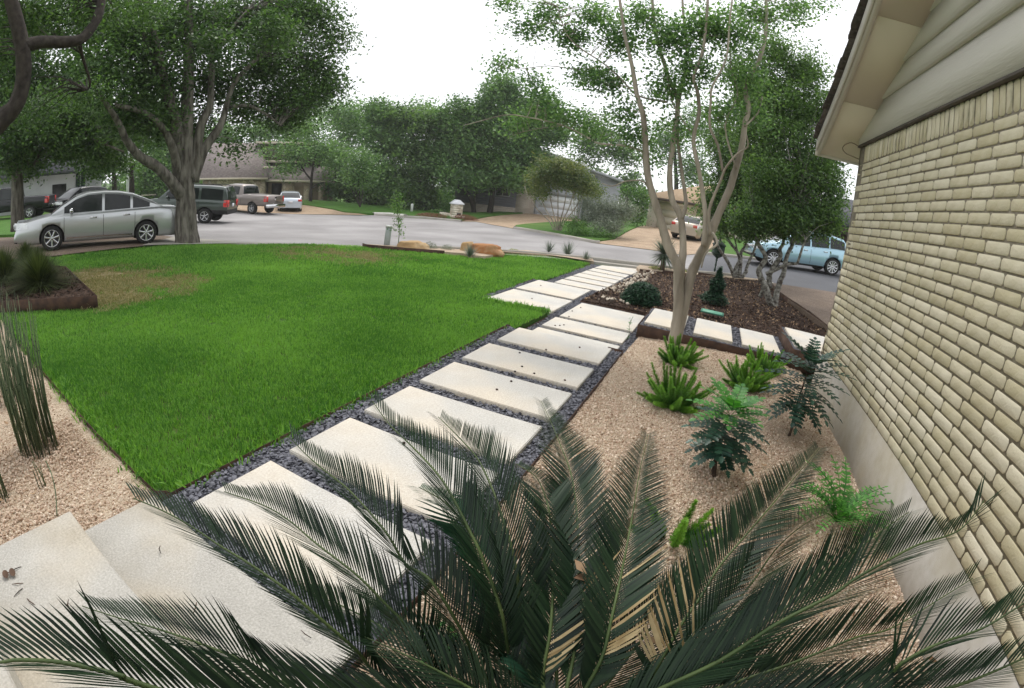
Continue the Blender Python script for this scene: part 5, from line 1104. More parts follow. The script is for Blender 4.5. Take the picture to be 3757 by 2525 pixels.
def stone_mat(name, cols, sc_, mort=(.30,.25,.19)):
    m = cell_mat(name, cols, sc_, .9, .03, mixn=.3); t = m.node_tree; N = t.nodes; L = t.links
    b = N['Principled BSDF']; src = b.inputs['Base Color'].links[0].from_socket; v = N.new('ShaderNodeTexVoronoi'); v.feature = 'DISTANCE_TO_EDGE'; v.inputs['Scale'].default_value = sc_
    co = [n for n in N if n.type=='TEX_COORD'][0]; L.new(co.outputs['Object'], v.inputs['Vector']); r = N.new('ShaderNodeValToRGB'); r.color_ramp.elements[0].position = .03; r.color_ramp.elements[1].position = .08; L.new(v.outputs['Distance'], r.inputs[0])
    mx = N.new('ShaderNodeMixRGB'); L.new(r.outputs[0], mx.inputs[0]); mx.inputs[1].default_value = (*mort,1); L.new(src, mx.inputs[2]); L.new(mx.outputs[0], b.inputs['Base Color']); return m
def course_mat(name, c1, c2, mort, w_, h, rough=.9, bump=.01, rot=(0,0,0), msz=.06):
    m = bpy.data.materials.new(name); m.use_nodes = True; t = m.node_tree; N = t.nodes; L = t.links; b = N['Principled BSDF']; b.inputs['Roughness'].default_value = rough
    co = N.new('ShaderNodeTexCoord'); mp = N.new('ShaderNodeMapping'); mp.vector_type = 'TEXTURE'; mp.inputs['Rotation'].default_value = rot; L.new(co.outputs['Object'], mp.inputs[0])
    br = N.new('ShaderNodeTexBrick'); br.inputs['Scale'].default_value = 1; br.inputs['Brick Width'].default_value = w_; br.inputs['Row Height'].default_value = h; br.inputs['Mortar Size'].default_value = h*msz; br.inputs['Color1'].default_value = (*c1,1); br.inputs['Color2'].default_value = (*c2,1); br.inputs['Mortar'].default_value = (*mort,1)
    L.new(mp.outputs[0], br.inputs['Vector']); L.new(br.outputs['Color'], b.inputs['Base Color']); bp = N.new('ShaderNodeBump'); bp.inputs['Distance'].default_value = bump; bp.invert = True; L.new(br.outputs['Fac'], bp.inputs['Height']); L.new(bp.outputs[0], b.inputs['Normal']); return m
m_stone = stone_mat('stone_veneer', [(.30,.24,.16),(.52,.44,.32),(.62,.56,.44),(.42,.33,.22),(.55,.50,.40)], 2.6)
m_roof = M('taupe_shingle_roof', (.155,.13,.12), (.25,.215,.20), rough=.95, ns=5, nd=8, contrast=1.2, bump=.02, bs=12)
m_roofd = M('dark_shingle_roof', (.05,.052,.06), (.095,.095,.105), rough=.95, ns=5, nd=8, bump=.02, bs=12)
m_rooft = M('tan_shingle_roof', (.30,.21,.13), (.42,.31,.20), rough=.95, ns=5, nd=8, bump=.02, bs=12)
m_cream = M('cream_garage_door', (.58,.52,.40), (.66,.60,.48), ns=1)
m_creamw = M('cream_stucco', (.52,.47,.38), (.62,.57,.47), ns=1.5, bump=.004)
m_trim = M('cream_trim', (.50,.44,.34), (.58,.52,.42), ns=2)
m_dk = M('dark_opening', (.012,.012,.013), (.025,.024,.024), rough=.4)
m_gray = M('gray_siding', (.115,.12,.135), (.155,.16,.175), ns=1.2)
m_grayl = M('light_gray_siding', (.30,.31,.33), (.38,.39,.41), ns=1.2)
m_white = M('white_paint', (.70,.71,.74), (.78,.79,.80), ns=1)
m_glass = M('window_glass', (.02,.025,.03), (.05,.055,.06), rough=.08, spec=.8)
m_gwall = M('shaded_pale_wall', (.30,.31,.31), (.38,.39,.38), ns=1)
m_brn = M('brown_siding', (.05,.035,.028), (.08,.058,.045), ns=3)
m_pbr = course_mat('pale_brick', (.50,.44,.37), (.40,.34,.28), (.30,.27,.23), .3, .09, rot=(pi/2,0,0))
# stone garage house
pl, pr = atd(743,690,50), atd(974,690,49); zb = gz(pl.x,pl.y)
ze = atd(860,653,49.5).z; f = Fr(pl,pr,-.55); E_ = ze-f.o.z
hs = aempty('stone_house', f.o, 'tan stone house with a big taupe shingle roof and cream garage door', 'house')
mb = MB(); f.box(mb,0,f.w*.14+.1,0,7,-1,E_-.1); f.box(mb,f.w*.79,f.w-.1,0,7,-1,E_-.1); f.box(mb,f.w*.14+.1,f.w*.79,0,.3,E_-.55,E_-.1); f.box(mb,.2,f.w-.3,6,7,-1,E_-.1); mb.build('wall', m_stone, hs)
g0,g1 = f.w*.17,f.w*.79-.1; zt = E_-.42
def gdoor(f_, par, mat, u0, u1, n0, z0, ph):
    mb = MB(); f_.box(mb,u0,u1,n0+.03,n0+.08,z0,z0+4*ph); g = mb.build('garage_door', mat, par)
    for i in range(4): m2 = MB(); f_.box(m2,u0+.004,u1-.004,n0,n0+.028,z0+i*ph+.014,z0+(i+1)*ph-.002,.4+.1*i); m2.build('door_panel', mat, g)
gdoor(f, hs, m_cream, g0, g1, .25, zt-4*.54, .54)
mb = MB(); f.box(mb,g0-.16,g0,.1,.36,-1,zt+.14); f.box(mb,g1,g1+.16,.1,.36,-1,zt+.14); f.box(mb,g0,g1,.1,.36,zt+.003,zt+.14); mb.build('door_frame', M('brown_trim',(.16,.11,.07),(.2,.15,.1)), hs)
mb = MB(); zr_ = atd(900,525,56).z-f.o.z; f.quad(mb,[(-.5,-.5,E_),(f.w+.2,-.5,E_),(f.w*.75,6.5,zr_),(-.5,6.5,zr_)],.18); f.quad(mb,[(-.5,13,E_),(-.5,6.5,zr_),(f.w*.75,6.5,zr_),(f.w+.2,13,E_)],.18); f.quad(mb,[(f.w+.2,-.5,E_),(f.w+.2,13,E_),(f.w*.75,6.5,zr_)],.15); mb.build('roof', m_roof, hs)
mb = MB(); f.box(mb,-.55,f.w+.25,-.62,-.5,E_-.16,E_+.02); mb.build('fascia', m_trim, hs)
# right wing with its own roofs, entry and stone piers
a_, b_ = atd(974,690,49.5), atd(1220,730,49); f2 = Fr(a_,b_,f.o.z); w2 = f2.w
e2 = atd(1100,662,49).z-f2.o.z
mb = MB(); f2.box(mb,.1,w2,1.2,8,-1,e2-.1); mb.build('wall', M('tan_siding',(.34,.27,.18),(.42,.34,.24),ns=2), hs)
for x0,x1 in ((w2*.24,w2*.42),(w2*.56,w2*.66),(w2*.78,w2*.86)):
    mb = MB(); f2.box(mb,x0,x1,.5,1.3,-1,e2-.1); mb.build('stone_pier', m_stone, hs)
mb = MB(); f2.box(mb,w2*.07,w2*.22,1.1,1.22,-.3,e2-.35); mb.build('entry', m_dk, hs)
mb = MB(); z1_ = atd(1030,612,52).z-f2.o.z; f2.quad(mb,[(-.6,.2,e2),(w2+.4,.2,e2),(w2+.4,5.,e2+1.5),(-.6,5.,e2+1.5)],.16); mb.build('roof', m_roof, hs)
mb = MB(); f2.box(mb,-.6,w2+.4,.08,.2,e2-.2,e2+.02); f2.box(mb,-.4,w2*.28,.4,.55,e2+1.15,e2+1.32); mb.build('fascia', m_trim, hs)
up = atd(1060,560,54).z-f2.o.z
mb = MB(); f2.box(mb,-1.6,w2*.75,5,11,e2+1.3,up+.9); mb.build('upper_wall', m_brn, hs)
mb = MB(); f2.box(mb,-2,w2*.8,4.4,11.2,up+.9,up+1.12); f2.box(mb,-1.5,w2*.5,4.5,4.7,up-1.1,up-.85); mb.build('fascia', m_trim, hs)
# gray two-storey house
pl, pr = atd(1664,760,46), atd(1890,765,45.5); f = Fr(pl,pr,gz(pl.x,pl.y)-.2); hg = aempty('gray_house', f.o, 'gray sided two storey house with white garage door behind the live oaks', 'house')
zt = atd(1780,560,46).z-f.o.z; mb = MB()
nb = 24
for i in range(nb): z0 = 1.0+(zt-1.0)*i/nb; f.box(mb,0,f.w,0,8,z0,z0+(zt-1.0)/nb-.02,.5+.1*(i%3)); 
f.box(mb,0.02,f.w-.02,.02,8,-.5,zt); mb.build('wall', m_gray, hg)
mb = MB(); f.box(mb,-.02,f.w+.02,-.06,.1,-.5,1.0); mb.build('brick_base', m_pbr, hg)
wa, wb = atd(1822,689,45.6), atd(1868,720,45.6); u0 = (wa-f.o).dot(f.u); u1 = (wb-f.o).dot(f.u); z1_, z0_ = wa.z-f.o.z, wb.z-f.o.z
mb = MB(); f.box(mb,u0,u1,-.05,-.02,z0_,z1_); wn = mb.build('window', m_glass, hg)
mb = MB(); 
for a,b,c,d in ((u0-.08,u0,z0_-.08,z1_+.08),(u1,u1+.08,z0_-.08,z1_+.08),(u0,u1,z1_,z1_+.08),(u0,u1,z0_-.08,z0_),((u0+u1)/2-.04,(u0+u1)/2+.04,z0_,z1_)): f.box(mb,a,b,-.09,-.01,c,d)
mb.build('frame', m_grayl, wn)
mb = MB(); f.box(mb,-.5,f.w+.4,-.6,8.5,zt,zt+.25); mb.build('roof', m_grayl, hg)
a_, b_ = atd(1890,770,45.5), atd(1958,775,46); f3 = Fr(a_,b_,f.o.z); z3 = atd(1920,600,46).z-f.o.z
mb = MB(); f3.box(mb,0,f3.w,0,7,-.5,2.7); mb.build('pale_brick_wall', m_pbr, hg)
mb = MB(); f3.box(mb,0,f3.w+9,.8,7.5,2.7,z3); mb.build('upper_wall', m_grayl, hg)
a_, b_ = atd(1958,775,46), atd(2130,800,45.5); f4 = Fr(a_,b_,f.o.z+.1); w4 = f4.w
gdoor(f4, hg, m_white, .3, w4-.3, .14, .0, .62)
mb = MB(); f4.box(mb,0,.3,0,.4,-.5,3.); f4.box(mb,w4-.3,w4,0,.4,-.5,3.); f4.box(mb,.3,w4-.3,0,.4,2.49,3.); f4.box(mb,0,w4,.4,7,-.5,3.); mb.build('garage_wall', m_grayl, hg)
zA, zB = atd(1986,556,48).z, atd(2145,612,48).z; zC, zD = atd(2170,630,49).z, atd(2276,668,49).z
pa, pb_, pc, pd = atd(1960,700,48), atd(2150,700,48), atd(2165,700,49), atd(2282,700,49)
def shed(f_, p0,p1,z0,z1,name,mat,n0=-.4,n1=7,th=.28):
    u0,u1 = (p0-f_.o).dot(f_.u),(p1-f_.o).dot(f_.u); mb = MB(); f_.quad(mb,[(u0,n0,z0-f_.o.z),(u1,n0,z1-f_.o.z),(u1,n1,z1-f_.o.z),(u0,n1,z0-f_.o.z)],th); mb.build(name,mat,hg); return u0,u1
u0,u1 = shed(f4,pa,pb_,zA+.1,zB,'roof',m_white); 
mb = MB(); b = []; n0 = 0.
for (u,z) in ((u0+.3,2.9),(u1,2.9),(u1,zB-f4.o.z-.25),(u0+.3,zA-f4.o.z-.2)): b.append((u,z))
f4.quad(mb,[(u,0.5,z) for u,z in b],-.3); mb.build('upper_wall', m_grayl, hg)
u2,u3 = shed(f4,pc,pd,zC,zD,'roof',m_grayl,th=.22)
mb = MB(); b = [(u1,-.4),(u3-.3,-.4),(u3-.3,zD-f4.o.z-.2),(u1,zC-f4.o.z-.15)]; f4.quad(mb,[(u,.7,z) for u,z in b],-.3); f4.box(mb,u3-.6,u3-.3,.7,7,-.4,zD-f4.o.z-.3); mb.build('wing_wall', m_grayl, hg)
# cream garage house on the right
pl, pr = atd(2369,828,41.5), atd(2760,850,36); f = Fr(pl,pr,gz(pl.x,pl.y)-.1); hc = aempty('cream_house', f.o, 'cream garage with a tan shingle roof behind the smooth tree stems', 'house'); E_ = atd(2410,722,41).z-f.o.z
mb = MB(); f.box(mb,0,.9,0,8,-.6,E_-.1); f.box(mb,6.1,f.w,0,8,-.6,E_-.1); f.box(mb,.9,6.1,0,.3,2.35,E_-.1); f.box(mb,.1,f.w-.1,.6,8,-.6,E_-.2); mb.build('wall', m_creamw, hc)
gdoor(f, hc, m_cream, .9, 6.1, .2, -.05, .6)
mb = MB(); f.quad(mb,[(-.6,-.6,E_-.1),(f.w+.6,-.6,E_-.1),(f.w-2,4.5,E_+1.9),(2.6,4.5,E_+1.9)],.18); f.quad(mb,[(-.6,-.6,E_-.1),(2.6,4.5,E_+1.9),(-.6,9,E_-.1)],.18); f.quad(mb,[(-.6,9,E_-.1),(2.6,4.5,E_+1.9),(f.w-2,4.5,E_+1.9),(f.w+.6,9,E_-.1)],.18); mb.build('roof', m_rooft, hc)
mb = MB(); f.box(mb,-.65,f.w+.65,-.72,-.6,E_-.28,E_-.08); mb.build('fascia', m_brn, hc)
# dark house at the right behind the pale blue car
pl, pr = atd(2960,930,30), atd(3300,960,27); f = Fr(pl,pr,gz(pl.x,pl.y)-.1); hd = aempty('dark_house', f.o, 'dark brown house with a pale gray panel behind the pale blue car', 'house')
E_ = atd(3040,806,29).z-f.o.z; mb = MB(); f.box(mb,0,f.w,0,7,-.6,E_); mb.build('wall', m_brn, hd)
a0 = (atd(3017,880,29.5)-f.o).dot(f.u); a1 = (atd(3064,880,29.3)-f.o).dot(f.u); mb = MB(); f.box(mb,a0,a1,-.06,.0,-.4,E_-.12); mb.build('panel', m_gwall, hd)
mb = MB(); f.quad(mb,[(-1,-1.2,E_-.05),(f.w+1,-1.2,E_-.05),(f.w+1,4,E_+1.8),(-1,4,E_+1.8)],.25); mb.build('roof', m_roofd, hd)
# dark roofed house at the far left
pl, pr = atd(-120,700,40), atd(372,690,41); f = Fr(pl,pr,-.4); hl = aempty('pale_wall_house', f.o, 'shaded house with pale walls and a dark roof at the far left', 'house'); E_ = atd(250,623,40.5).z-f.o.z
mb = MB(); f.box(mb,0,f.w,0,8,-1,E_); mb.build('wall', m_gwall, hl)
mb = MB(); f.quad(mb,[(-.8,-.9,E_-.1),(f.w+.8,-.9,E_-.1),(f.w-1.5,5,E_+3.2),(-.8,5,E_+3.2)],.25); f.quad(mb,[(f.w+.8,-.9,E_-.1),(f.w+.8,11,E_-.1),(f.w-1.5,5,E_+3.2)],.2); mb.build('roof', m_roofd, hl)
for x in (285,305):
    u = (atd(x,680,40.6)-f.o).dot(f.u); mb = MB(); f.box(mb,u-.16,u+.16,-.06,-.0,.2,E_-.1); mb.build('shutter', M('dark_green_shutter',(.015,.03,.02),(.02,.04,.03)), hl)
u = (atd(218,690,40.3)-f.o).dot(f.u); mb = MB(); f.box(mb,u-.55,u+.55,-.06,0,-.2,2.2); mb.build('door', m_dk, hl)

# ------------------------------------------------------------------ street furniture and garden things
m_wht = M('white_plastic', (.62,.64,.62), (.72,.73,.70), rough=.5, ns=3)
m_grn = M('green_iron', (.010,.028,.018), (.028,.06,.038), rough=.5, ns=10, spec=.4)
# stone mailbox with gabled top
b0 = hit(1672,798); v = Vector((b0.x,b0.y,0)).normalized(); ang = atan2(v.y,v.x)-pi/2+.5; R_ = Matrix.Rotation(ang,3,'Z')
mbx = aempty('stone_mailbox', b0, 'cream stone mailbox pillar with a peaked cap across the street', 'mailbox')
mb = MB(); rg = random.Random(2)
for i in range(6):
    for j in range(2):
        for k2 in range(2):
            mb.box(b0+R_@Vector(((j-.5)*.36,(k2-.5)*.36,.10+i*.165)),(.352+rg.uniform(-.01,.01),.352,.158),R_,rg.random())
mb.build('body', M('cream_block',(.52,.44,.34),(.74,.68,.57),ns=6,tone=.9,bump=.01), mbx)
mb = MB(); w_ = .44; h0 = 1.08; P_ = [Vector((x,y,z)) for x,y,z in ((-w_,-w_,h0),(w_,-w_,h0),(w_,w_,h0),(-w_,w_,h0),(0,-w_,h0+.3),(0,w_,h0+.3),(-w_,-w_,h0-.06),(w_,-w_,h0-.06),(w_,w_,h0-.06),(-w_,w_,h0-.06))]; b = mb.v([b0+R_@p for p in P_])
for fc in ((0,4,5,3),(1,2,5,4),(6,7,1,0),(7,8,2,1),(8,9,3,2),(9,6,0,3),(9,8,7,6)): mb.quad(*[b+i for i in fc])
mb.tri(b,b+1,b+4); mb.tri(b+2,b+3,b+5); mb.build('cap', m_white, mbx)
mb = MB(); mb.box(b0+R_@Vector((.05,-.375,.28)),(.34,.02,.14),R_); mb.build('plaque', m_dk, mbx)
mb = MB(); mb.box(b0+R_@Vector((0,-.375,.82)),(.26,.02,.2),R_); mb.build('mail_door', m_trim, mbx)
st0 = aempty('stone_edging', hit(1640,796), 'low stacked pale stones around the foot of the stone mailbox', 'stone edging')
for i in range(13):
    p = hit(1625+i*5.2, 789+i*1.4+3*sin(i)); mb = MB(); mb.box(p+Vector((0,0,.12)),(.5*random.uniform(.7,1.2),.35,.2*random.uniform(.8,1.3)),Matrix.Rotation(random.uniform(0,3),3,'Z'),random.random()); mb.build('stone', _M['cream_block'], st0)
bushball('flower_bed', hit(1585,798), 'wider low mound of dusky red flowers left of the stone mailbox', 2400, 1.35, .35, M('red_flower',(.16,.045,.045),(.26,.13,.09),ns=4,tone=1.1,transl=.2), 30, .10, 'flowers', per=1)
bushball('flower_bed', hit(1706,808), 'low mound of dusky red flowers right of the stone mailbox', 2000, 1.05, .42, _M['red_flower'], 31, .10, 'flowers', per=1)
bushball('hedge', hit(1645,786), 'small clipped green hedge behind the stone mailbox', 1500, .55, .9, l_mid, 32, .12, 'hedge')
def post(name, label, cat, px, w_, d_, h, mat, round_=False, tilt=0., capc=None, band=None):
    b0 = hit(*px); root = aempty(name, b0, label, cat); mb = MB()
    if round_: mb.tube([b0-Vector((0,0,.1)),b0+Vector((0,0,h*.88)),b0+Vector((0,0,h*.97)),b0+Vector((0,0,h))],[w_/2,w_/2,w_*.4,w_*.15],12)
    else: mb.box(b0+Vector((tilt*h/2,0,h/2-.05)),(w_,d_,h+.1),Matrix.Rotation(.5,3,'Z')@Matrix.Rotation(tilt,3,'Y'))
    mb.build('post', mat, root)
    if band: m2 = MB(); m2.box(b0+Vector((tilt*h+0,0,h+.02)),(w_*1.12,d_*1.12,.05),Matrix.Rotation(.5,3,'Z')@Matrix.Rotation(tilt,3,'Y')); m2.build('cap', m_wht, root)
    return root
post('utility_pedestal','upright gray green utility marker box on the street gravel strip','utility box',z3_(395,852),.17,.14,.62,M('gray_green_plastic',(.30,.34,.32),(.38,.42,.40)),tilt=.06,band=1)
post('marker_post','short white domed marker post on the lawn across the street','marker post',z3_(700,432),.22,.22,.72,m_wht,True)
mb = MB(); lp = atd(468,712,28); g_ = gz(lp.x,lp.y); mb.tube([(lp.x,lp.y,g_),(lp.x,lp.y,atd(475,613,28).z+3)],[.085,.07],10); root = aempty('light_pole',(lp.x,lp.y,g_),'pale metal light pole standing behind the silver sedan','light pole'); mb.build('pole', m_wht, root)
# low bench-like table beyond the expedition
p = atd(546,712,58); root = aempty('bench', Vector((p.x,p.y,gz(p.x,p.y))), 'tiny far bench on the grass seen between two dark vehicles','bench'); v = Vector((p.x,p.y,0)).normalized(); R_ = Matrix.Rotation(atan2(v.y,v.x)-pi/2,3,'Z'); g_ = root.location
mb = MB(); mb.box(g_+Vector((0,0,.45)),(1.7,.4,.08),R_); mb.build('seat', m_trim, root)
for s in (-.7,.7): mb = MB(); mb.box(g_+R_@Vector((s,0,.2)),(.1,.35,.42),R_); mb.build('leg', m_dk, root)
# boulders
m_bld = M('orange_boulder', (.36,.17,.07), (.62,.44,.27), rough=.9, ns=2.6, nd=8, contrast=1.5, bump=.02, bs=9)
m_bld2 = M('buff_boulder', (.42,.28,.14), (.68,.56,.38), rough=.9, ns=3, nd=8, contrast=1.3, bump=.02, bs=9)
def boulder(c, r, seed, mat, label, rz=0.):
    bm = bmesh.new(); bmesh.ops.create_icosphere(bm, subdivisions=4, radius=1)
    for v in bm.verts:
        n = v.co.normalized(); k = 1+.22*mnoise.noise(n*1.6+Vector((seed,0,0)))+.1*mnoise.noise(n*4+Vector((0,seed,0))); q_ = n*k
        q_ = q_*(1+.10*mnoise.noise(n*9+Vector((seed,seed,0)))); q_ = Vector((q_.x,q_.y,min(q_.z,.80+.12*n.x))); v.co = Vector((q_.x*r[0],q_.y*r[1],q_.z*r[2]))
    me = bpy.data.meshes.new('boulder'); bm.to_mesh(me); bm.free(); me.materials.append(mat); me.polygons.foreach_set('use_smooth',[True]*len(me.polygons)); o = link('boulder', me); o.location = c; o.rotation_euler = (0,0,rz); return tag(o,label,'boulder','sandstone boulders by the street')
b = hit(*z3_(712,892)); boulder(b+Vector((0,0,.06)),(.50,.32,.26),1,m_bld2,'buff boulder at the left next to the tall leafy weed',.62)
b = hit(*z3_(1600,955)); boulder(b+Vector((0,0,.10)),(.52,.34,.31),2,m_bld,'larger deep orange boulder behind the spiky agave',.3)
b = hit(*z3_(1375,925)); boulder(b+Vector((0,0,.10)),(.24,.22,.30),3,m_bld2,'small cracked tan boulder left of the orange boulder',.2)
# iron mailbox on a turned post
b0 = hit(*z5(640,748)); root = aempty('iron_mailbox', b0, 'dark green ornate pedestal mailbox at the street side of the mulch bed', 'mailbox'); s = 1.
mb = MB(); mb.lathe([(.0,0),(.07,0),(.06,.05),(.032,.08),(.03,.14),(.05,.17),(.03,.2),(.024,.3),(.045,.34),(.028,.38),(.026,.48),(.05,.52),(.03,.55),(.05,.6)],b0,12); mb.build('post', m_grn, root, smooth=True)
R_ = Matrix.Rotation(.35,3,'Z'); mb = MB()
prof = [(.05,.60),(.12,.66),(.19,.74),(.20,.78),(.185,.80),(.185,1.04),(.205,1.06),(.215,1.08),(.16,1.13),(.08,1.20),(.05,1.22),(.02,1.27),(.0,1.32)]
rings = []
for r,h in prof: rings.append(mb.v([b0+R_@Vector((x*r,y*r*.8,h)) for x,y in ((-1,-1),(1,-1),(1,1),(-1,1))]))
for i in range(len(rings)-1):
    for k2 in range(4): mb.quad(rings[i]+k2,rings[i]+(k2+1)%4,rings[i+1]+(k2+1)%4,rings[i+1]+k2)
mb.build('box', m_grn, root)
mb = MB(); mb.box(b0+R_@Vector((0,-.155,.92)),(.26,.02,.16),R_); mb.box(b0+R_@Vector((0,-.165,1.0)),(.2,.02,.03),R_,.9); mb.build('door', M('green_iron_panel',(.02,.05,.034),(.035,.075,.05),rough=.45), root)
# green irrigation lid
c = at(*q(1623,712), .075); mb = MB(); R_ = Matrix.Rotation(-.02,3,'Z'); mb.box(c,(.40,.26,.03),R_,taper=.94); root = aempty('valve_box', c, 'flat green plastic irrigation valve box lid in the mulch', 'valve box'); mb.build('lid', M('green_plastic',(.10,.30,.20),(.16,.38,.27),rough=.5,ns=8), root)
mb = MB(); mb.box(c+Vector((0,0,.0)),(.44,.30,.022),R_); mb.build('rim', M('green_plastic_dark',(.05,.16,.11),(.08,.22,.15)), root)
# little dark seed pods and twigs lying on the pavers
mb = MB(); rg = random.Random(4)
for px,py,z in [(D_[0],D_[1],0) for D_ in ()]: pass
for x,y,z in ((1700+540*.3826,900+1030*.3826,.02),(1700+563*.3826,900+1162*.3826,.02),(1700+680*.3826,900+1228*.3826,.02),(1700+495*.3826,900+1210*.3826,.02),(1700+460*.3826,900+1303*.3826,.02),(1700+322*.3826,900+1382*.3826,.02),(1700+973*.3826,900+1293*.3826,.02),(1700+1115*.3826,900+978*.3826,.02),(1700+793*.3826,900+1001*.3826,.02),(1482,1625,.02),(1700+1125*.3826,900+596*.3826,-.15),(1700+1044*.3826,900+630*.3826,-.15),(1700+1013*.3826,900+683*.3826,-.15),(1700+925*.3826,900+768*.3826,-.15),(1700+964*.3826,900+763*.3826,-.15),(1700+880*.3826,900+768*.3826,-.15),(1700+743*.3826,900+385*.3826,-.15),(1700+658*.3826,900+510*.3826,-.15)):
    p = at(x,y,z); mb.ellipsoid(p,(.013,.011,.008),7,5,rg.random())
for x,y,z in ((60,2090,.16),(30,2105,.16),(64,2145,.16),(70,2175,.16),(110,2210,.16),(250,2222,.31),(585,2018,.03),(720,2230,.16),(1120,2330,.03)):
    p = at(x,y,z); a = rg.uniform(0,6); u = Vector((cos(a),sin(a),0))*.03; mb.tube([p-u,p+Vector((0,0,.006)),p+u+Vector((u.y,-u.x,0))*.4],[.002,.003,.0015],4,rg.random())
for x,y in ((47,2103),(22,2110)):
    p = at(x,y,.165); mb.poly([p+Vector((cos(t)*.032,sin(t)*.016*(1+.3*cos(t)),.004+.008*abs(sin(t)))) for t in np.linspace(0,2*pi,10)[:-1]],.9)
tag(mb.build('seed_pods', M('seed_pod',(.035,.025,.02),(.12,.07,.045),ns=9)),kind='stuff')
# pale stones on the edge of the mulch bed
st1 = [stone_var(70+i,.045,.7,M('pale_pebble',(.34,.27,.20),(.62,.54,.44),ns=9,tone=.8)) for i in range(4)]
P = samp([(-2.2,10.3),(-1.75,10.3),(-1.7,16),(-2.18,16)],60); P2 = samp([(-2.15,8.8),(-1.3,8.8),(-1.6,9.6),(-2.15,10.2)],18); P = np.concatenate([P,P2]); scatter('border_pebbles', np.column_stack([P, zat(zmul,P)+.02]), any_rot(len(P)), rng.uniform(.4,1.2,len(P)), st1)
# ------------------------------------------------------------------ vehicles
m_tyre = M('tyre', (.012,.012,.012), (.028,.027,.026), rough=.85, ns=20)
m_rim = M('alloy', (.42,.43,.44), (.55,.55,.56), rough=.25, metal=.9, ns=5)
m_rimd = M('rim_shadow', (.03,.03,.032), (.05,.05,.05), rough=.6)
m_cglass = M('car_glass', (.008,.011,.011), (.02,.024,.024), rough=.04, spec=.35, ns=2)
m_black = M('black_plastic', (.015,.015,.016), (.03,.03,.03), rough=.6)
m_chrome = M('chrome', (.6,.61,.62), (.7,.7,.7), rough=.12, metal=1.)
m_lamp = M('headlamp', (.55,.57,.58), (.75,.76,.77), rough=.1, spec=.9)
m_red = M('tail_lamp', (.45,.015,.012), (.6,.03,.02), rough=.15, spec=.8)
m_plate = M('number_plate', (.62,.64,.68), (.75,.76,.78), rough=.5)
def ip(xs, pts): return float(np.interp(xs, [p[0] for p in pts], [p[1] for p in pts]))
def wheel(parent, x, y, r, wd, sgn, spokes=7, rimr=.66):
    root = empty('wheel', (x,y,r)); root.parent = parent
    mb = MB(); mb.lathe([(r*rimr,-wd/2*.9),(r*.9,-wd/2),(r*.985,-wd/2*.8),(r,-wd/2*.4),(r,wd/2*.4),(r*.985,wd/2*.8),(r*.9,wd/2),(r*rimr,wd/2*.9)],(0,0,0),28,'Y'); link('tyre', mb.mesh('tyre',m_tyre,True), root)
    mb = MB(); s = sgn*wd/2; R1 = r*rimr
    mb.lathe([(R1,s*.9),(R1*.93,s*.96),(R1*.90,s*.6),(R1*.88,s*.2)],(0,0,0),28,'Y'); mb.lathe([(R1*.20,s*.80),(R1*.14,s*.88),(0,s*.9)],(0,0,0),12,'Y')
    for k in range(spokes):
        a = 2*pi*k/spokes+.2; c,sn = cos(a),sin(a); w0,w1 = R1*.13,R1*.10; P_ = []
        for rr,ww,yy in ((R1*.14,w0,s*.80),(R1*.5,w1,s*.84),(R1*.92,w1*1.25,s*.86)): P_.append([(c*rr-sn*ww,yy,sn*rr+c*ww),(c*rr-sn*ww*.6,yy+s*.06,sn*rr+c*ww*.6),(c*rr+sn*ww*.6,yy+s*.06,sn*rr-c*ww*.6),(c*rr+sn*ww,yy,sn*rr-c*ww)])
        mb.grid(P_)
    link('rim', mb.mesh('rim',m_rim), root)
    mb = MB(); mb.lathe([(0,s*.25),(R1*.95,s*.25)],(0,0,0),20,'Y'); link('spoke_shade', mb.mesh('spoke_shade',m_rimd), root); return root  # near-black disc stands in for the shade behind the spokes
